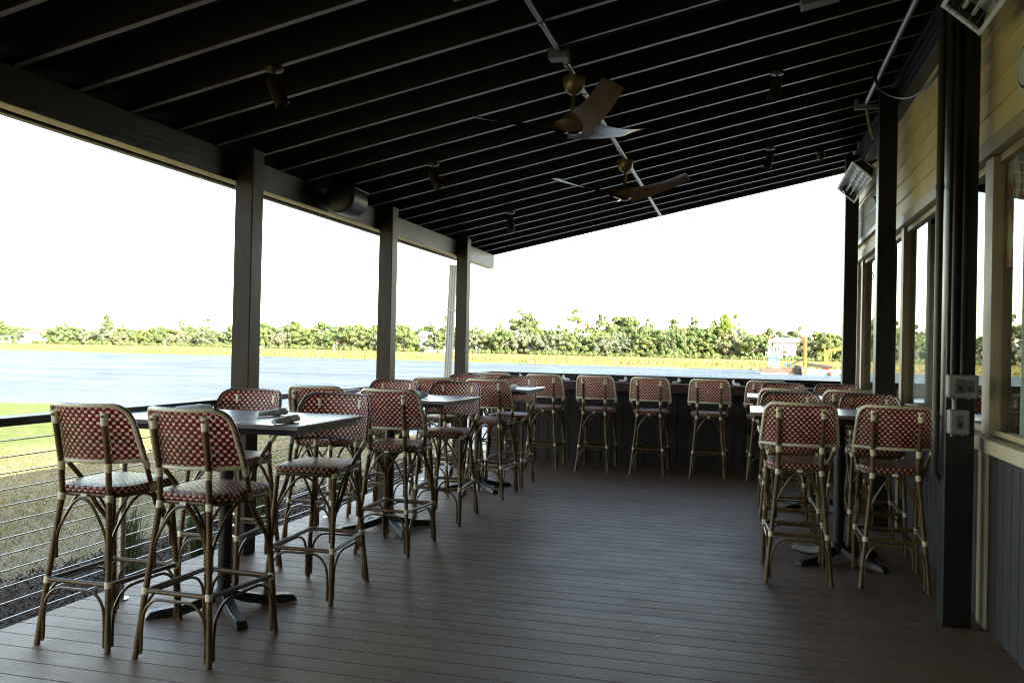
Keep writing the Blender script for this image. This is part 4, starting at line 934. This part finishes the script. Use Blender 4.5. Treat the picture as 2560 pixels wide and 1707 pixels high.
# the continuous front row of oaks along the marsh and a second row behind
r = random.Random(3); GR = 'oaks in the continuous row along the marsh'; LBO = 'low spreading oak in the continuous row along the edge of the marsh'; LBM = 'pale oak hung with grey moss in the row along the marsh'
px = -420
while px < 2900:
    s = dirx(px); dist = r.uniform(278, 288); left = px < 620
    if 74 < px < 118 or 1925 < px < 2000 or 1030 < px < 1076: px += 26; continue
    k = 'moss' if r.random() < .34 else 'oak'; h = r.uniform(5.2, 8.6) if left else r.uniform(6.4, 11.0)
    tree(k, s * dist, dist, h, r.uniform(7.5, 11), LBM if k == 'moss' else LBO, GR + (' with grey moss' if k == 'moss' else '')); px += r.uniform(20, 32) * (1 if not left else .8)
px = -420; LBB = 'taller oak of the back row, its crown showing above the front oaks'
while px < 2900:
    s = dirx(px); dist = r.uniform(306, 322); left = px < 620; tree('oak', s * dist, dist, r.uniform(7.6, 9.6) if left else r.uniform(10.0, 12.8), r.uniform(12, 17), LBB, 'oaks of the back row'); px += r.uniform(30, 52)
# shrubs at the foot of the trees: one mass
N = 900; xs_ = rng.uniform(-420, 110, N); cl = [(x, 272 + rng.uniform(-3, 7), gz(x, 272) + rng.uniform(.1, .9), rng.uniform(.5, 1.3)) for x in xs_]
m = cloud(cl, 16000, .42, 5, .8); stuff(m.build('undergrowth', MT['oak']), 'low scrub along the edge of the marsh', 'undergrowth')
# ================================================================== houses across the river
MT['hwhite'] = plain('white_house_paint', (.36, .36, .36), .6, 0, .3, .06, 2); MT['hroof'] = plain('brown_roof', (.20, .13, .085), .8, 0, .2, .15, 3); MT['groof'] = plain('grey_roof', (.13, .13, .14), .8, 0, .2, .15, 3); MT['wroof'] = plain('pale_metal_roof', (.45, .45, .45), .5, 0, .3, .08, 3); MT['dglass'] = plain('dark_window', (.06, .08, .11), .2, 0, .5, .2, 3)
def house(x, y, zb, wd, dp, hw, hr, roofm, label, hip=False, chimney=None, porch=False, stilts=0, rz=0):
    t = thing('house', label, 'house', (x, y, zb), rz)
    m = MB(); m.box(-wd / 2, wd / 2, -dp / 2, dp / 2, stilts, hw); m.build('wall', MT['hwhite'], t)
    if stilts:
        for sx in (-.42, -.14, .14, .42):
            m = MB(); m.box(sx * wd - .15, sx * wd + .15, -dp / 2 + .1, -dp / 2 + .4, -.6, stilts - .01); m.build('stilt', MT['hwhite'], t)
    e = .6; m = MB(); k = hip and wd * .28 or 0
    a = [(-wd / 2 - e, -dp / 2 - e, hw), (wd / 2 + e, -dp / 2 - e, hw), (wd / 2 + e, dp / 2 + e, hw), (-wd / 2 - e, dp / 2 + e, hw), (-wd / 2 - e + k, 0, hw + hr), (wd / 2 + e - k, 0, hw + hr)]
    m.v = [tuple(q) for q in a]; m.f = [(0, 1, 5, 4), (2, 3, 4, 5), (0, 4, 3), (1, 2, 5), (3, 2, 1, 0)]; rf = m.build('roof', MT[roofm], t)
    if chimney is not None: m = MB(); m.box(chimney - .5, chimney + .5, -.5, .5, hw + hr * .2, hw + hr + 1.2); m.build('chimney', MT['hwhite'], rf)
    if porch:
        m = MB(); m.prism([(-dp / 2 - 2.4, hw * .52), (-dp / 2 - .01, hw * .66), (-dp / 2 - .01, hw * .70), (-dp / 2 - 2.4, hw * .56)], 'x', -wd / 2, wd / 2); m.build('porch_roof', MT['wroof'], t)
        for sx in np.linspace(-.47, .47, 5): m = MB(); m.box(sx * wd - .12, sx * wd + .12, -dp / 2 - 2.2, -dp / 2 - 2.0, stilts * .5, hw * .535); m.build('porch_column', MT['hwhite'], t)
        m = MB(); m.box(-wd / 2, wd / 2, -dp / 2 - 2.4, -dp / 2 - .02, stilts * .5 - .3, stilts * .5 - .01); m.build('porch_floor', MT['hwhite'], t)
    n = max(3, int(wd / 2.6))
    for i in range(n):
        xx = -wd / 2 + wd * (i + .5) / n
        m = MB(); m.box(xx - .5, xx + .5, -dp / 2 - .04, -dp / 2 - .012, stilts + (hw - stilts) * .35, stilts + (hw - stilts) * .75); wq = m.build('window', MT['hwhite'], t)
        m = MB(); m.box(xx - .42, xx + .42, -dp / 2 - .06, -dp / 2 - .042, stilts + (hw - stilts) * .38, stilts + (hw - stilts) * .72); m.build('pane', MT['dglass'], wq)
    return t
house(-266, 285, -.65, 8.6, 7, 4.1, 1.7, 'hroof', 'white house with a brown hip roof and chimney on the far left bank', True, 2.6, False, .9, .25)
house(-107.5, 290, -.2, 4.6, 5, 5.0, 1.9, 'groof', 'white house with a grey roof among oaks right of the middle post', False, None, False, 0, .3)
house(12.2, 282, -.1, 6.6, 6, 5.2, 1.6, 'groof', 'white gabled house with a porch behind the tug wheelhouse', False, None, True, 1.2, -.25)
house(23.5, 292, 1.2, 6.5, 5, 2.0, 2.2, 'wroof', 'pale hip-roofed pavilion above the orange crane, left one of two', True)
house(31, 293, 1.2, 6.5, 5, 2.0, 2.0, 'wroof', 'pale hip-roofed pavilion next to the farthest black post, right one of two', True)
house(-73, 296, 1.0, 6, 5, 4.2, 1.2, 'wroof', 'pale roof glimpsed between trees under the great open-crowned tree')
house(-51, 298, 1.5, 9, 5, 4.4, 1.3, 'wroof', 'long whitish house roof half hidden by trees below the big green dome')
# boats, landing and markers
MT['boatwhite'] = plain('white_boat_gelcoat', (.45, .47, .49), .3, 0, .5, .04, 2)
def boat(x, y, zb, L_, label, rz=0):
    t = thing('motor_boat', label, 'boat', (x, y, zb), rz, 'small white boats on the far bank'); h = L_ * .16
    secs = [(-.5, .15, .0), (-.2, .17, .0), (.15, .16, .03), (.38, .09, .12), (.5, .005, .3)]; m = MB()
    for q, wv, k in secs: m.v += [(q * L_, -wv * L_, h * (1 + k)), (q * L_ * .96, -wv * L_ * .6, h * k), (q * L_ * .96, wv * L_ * .6, h * k), (q * L_, wv * L_, h * (1 + k))]
    for i in range(4):
        for q in range(4): m.f.append((i * 4 + q, i * 4 + (q + 1) % 4, (i + 1) * 4 + (q + 1) % 4, (i + 1) * 4 + q))
    m.f += [(3, 2, 1, 0), (16, 17, 18, 19)]; m.build('hull', MT['boatwhite'], t)
    m = MB(); m.box(-.16 * L_, .1 * L_, -.09 * L_, .09 * L_, h, h * 1.9); m.build('cabin', MT['boatwhite'], t)
    m = MB(); m.box(-.2 * L_, .12 * L_, -.1 * L_, .1 * L_, h * 2.35, h * 2.45)
    for sx in (-.18, .1):
        for sy in (-.09, .09): m.tube([(sx * L_, sy * L_, h), (sx * L_, sy * L_, h * 2.36)], .03, 5)
    m.build('canopy', MT['boatwhite'], t)
boat(-251.5, 262, -.6, 5.4, 'white boat on the bank left of the brown-roofed house', .2)
boat(-160, 266, -.4, 4.4, 'white boat left of the middle gap, under the oaks', 2.9)
boat(-98, 268, -.4, 4.0, 'white boat at the foot of the grey-roofed house, left one', .3)
boat(-92.5, 268, -.4, 5.0, 'white boat at the foot of the grey-roofed house, right one', .1)
dk = thing('boat_lift', 'white boat lift with four posts at the far left bank', 'boat lift', (-261, 262, -.7))
m = MB()
for sx in (-1.7, 1.7):
    for sy in (-1.5, 1.5): m.box(sx - .16, sx + .16, sy - .16, sy + .16, -.4, 2.4)
m.build('pile', MT['hwhite'], dk); m = MB(); m.box(-2.0, 2.0, -1.9, 1.9, .5, .7); m.build('platform', MT['hwhite'], dk); m = MB(); m.box(-2.0, 2.0, -1.7, -1.3, 2.41, 2.6); m.box(-2.0, 2.0, 1.3, 1.7, 2.41, 2.6); m.build('crossbeam', MT['hwhite'], dk)
for x, y, h, lb in ((-169.3, 230, 2.5, 'white marker pole in the marsh on the left'), (-113.4, 230, 2.1, 'short white marker pole in the marsh between the first two posts'), (-70.9, 230, 2.6, 'white marker pole in the marsh beside the farthest railing post')):
    t = thing('marker_pole', lb, 'marker pole', (x, y, gz(x, y)), 0, 'marker poles in the marsh'); m = MB(); m.tube([(0, 0, -.5), (0, 0, h)], .13, 8); m.build('pole', MT['hwhite'], t, smooth=True); m = MB(); m.box(-.25, .25, -.16, -.135, h - .6, h - .05); m.build('board', MT['hwhite'], t)
# ================================================================== tug and dredge barge on the river
MT['orange'] = plain('orange_paint', (.42, .085, .012), .5, 0, .4, .15, 2); MT['hull'] = plain('dark_weathered_hull', (.085, .06, .045), .7, 0, .3, .4, 1.5); MT['green'] = plain('pale_green_barge', (.17, .27, .20), .6, 0, .3, .2, 1); MT['blue'] = plain('blue_band', (.05, .24, .52), .45, 0, .4, .1, 2); MT['red'] = plain('red_rust_paint', (.42, .07, .04), .6, 0, .4, .2, 2)
BY = 142.0
tg = thing('tugboat', 'small workboat with a tall white wheelhouse and blue band', 'tugboat', (5.0, BY, WZ))
m = MB(); m.prism([(-2.7, .78), (-2.55, .0), (2.4, .0), (2.4, 1.05), (1.2, 1.0)], 'y', -1.6, 1.6); m.build('hull', MT['hull'], tg)
m = MB(); m.box(-2.6, 2.35, -1.61, -1.602, .02, .2); m.build('waterline', MT['jamb'], tg)
m = MB(); m.prism([(2.41, 1.45), (2.41, -.1), (3.3, -.1), (3.3, 1.35)], 'y', -1.5, 1.5); m.build('push_knee', MT['blackmetal'], tg)
m = MB(); m.box(-1.4, .1, -.9, .9, 1.02, 1.80); m.build('lower_house', MT['boatwhite'], tg); m = MB(); m.box(-1.41, .11, -.91, .91, 1.802, 2.55); m.build('blue_band', MT['blue'], tg)
m = MB(); m.box(-1.1, -.75, -.918, -.911, 1.95, 2.4); m.box(-.55, -.45, -.918, -.911, 1.9, 2.45); m.build('white_mark', MT['boatwhite'], tg)
m = MB(); m.box(-1.95, .5, -1.2, 1.2, 2.552, 2.64); m.build('upper_deck', MT['boatwhite'], tg)
m = MB()
for xx in np.linspace(-1.9, .45, 9): m.tube([(xx, -1.18, 2.64), (xx, -1.18, 3.35)], .025, 5)
for zz in (2.95, 3.2, 3.38): m.tube([(-1.92, -1.18, zz), (.48, -1.18, zz)], .03, 5)
m.build('railing', MT['boatwhite'], tg)
m = MB(); m.box(-1.5, .2, -.85, .85, 2.642, 3.25)
for xx in np.linspace(-1.45, .15, 5): m.box(xx - .09, xx + .09, -.85, .85, 3.251, 4.05)
m.build('wheelhouse', MT['boatwhite'], tg)
m = MB(); m.box(-1.38, .08, -.75, .75, 3.252, 4.04); m.build('window_glass', MT['dglass'], tg)
m = MB(); m.box(-1.75, .45, -1.1, 1.1, 4.06, 4.22); m.build('wheelhouse_roof', MT['boatwhite'], tg)
m = MB(); m.lathe([(.18, 4.22), (.18, 4.6), (.3, 4.75), (.3, 4.95), (.12, 5.15)], (-1.25, 0, 0), 12); m.tube([(-1.25, 0, 5.1), (-1.25, 0, 5.5)], .06, 6); m.build('mast', MT['boatwhite'], tg, smooth=True)
for xx in (1.05, 1.75):
    m = MB(); m.lathe([(.05, 1.02), (.05, 1.2), (.20, 1.35), (.20, 1.6), (.05, 1.7)], (xx, -.8, 0), 10); m.build('blue_vent', MT['blue'], tg, smooth=True)
bg_ = thing('dredge_barge', 'pale green flat barge carrying an orange spud pole beside the tug', 'barge', (16.0, BY + 1, WZ))
m = MB(); m.box(-7.6, 14, -4, 4, -.1, .85); m.build('hull', MT['green'], bg_)
m = MB(); m.box(-7.55, 14, -4.02, -4.001, .55, .62); m.build('rubbing_strip', MT['hwhite'], bg_)
m = MB(); m.tube([(-7.25, -3.6, -1.0), (-7.25, -3.6, 5.55)], .28, 12); m.build('spud', MT['orange'], bg_, smooth=True)
m = MB(); m.box(-7.7, -6.9, -4.3, -3.0, .3, 1.3); m.build('spud_collar', MT['red'], bg_)
m = MB(); m.prism([(-7.0, 1.9), (-3.0, 1.35), (-3.0, 1.1), (-7.0, 1.3)], 'y', -1, -.6); m.tube([(-9.4, -.6, 1.3), (-7.2, -.6, 2.5)], .09, 6); m.build('ramp', MT['blackmetal'], bg_)
for xx in (-3.6, -1.6):
    m = MB(); m.lathe([(.05, .05), (.3, .18), (.34, .38), (.3, .58), (.05, .7)], (xx, -4.3, 0), 12); m.build('float_buoy', MT['red'], bg_, smooth=True)
ex = thing('excavator', 'orange excavator standing on the green barge with its arm bent down', 'excavator', (18.5, BY + 1, WZ + .85))
m = MB(); m.box(-1.6, 2.2, -1.4, 1.4, .9, 2.1); m.box(.4, 2.2, -1.3, 1.3, 2.101, 2.7); m.build('body', MT['orange'], ex, bevel=.1)
m = MB(); m.box(-1.5, .3, -1.35, -.1, 2.102, 3.3); m.build('cab', MT['dglass'], ex)
for sy in (-1.1, 1.1): m = MB(); m.prism([(-2, .1), (-1.6, 0), (1.8, 0), (2.2, .3), (1.8, .75), (-1.6, .75), (-2, .45)], 'y', sy - .3, sy + .3); m.build('track', MT['blackmetal'], ex)
m = MB(); m.prism([(-1.2, 1.8), (-4.0, 3.05), (-6.2, 2.75), (-6.3, 3.05), (-4.0, 3.55), (-1.0, 2.3)], 'y', -.25, .25); m.build('boom', MT['orange'], ex)
m = MB(); m.prism([(-5.9, 2.7), (-6.7, 3.25), (-6.75, .9), (-6.3, .3), (-6.2, 1.0)], 'y', -.18, .18); m.build('arm', MT['orange'], ex)
m = MB(); m.prism([(-6.9, .9), (-6.1, .8), (-5.9, .1), (-6.6, -.1), (-7.0, .3)], 'y', -.45, .45); m.build('bucket', MT['red'], ex)
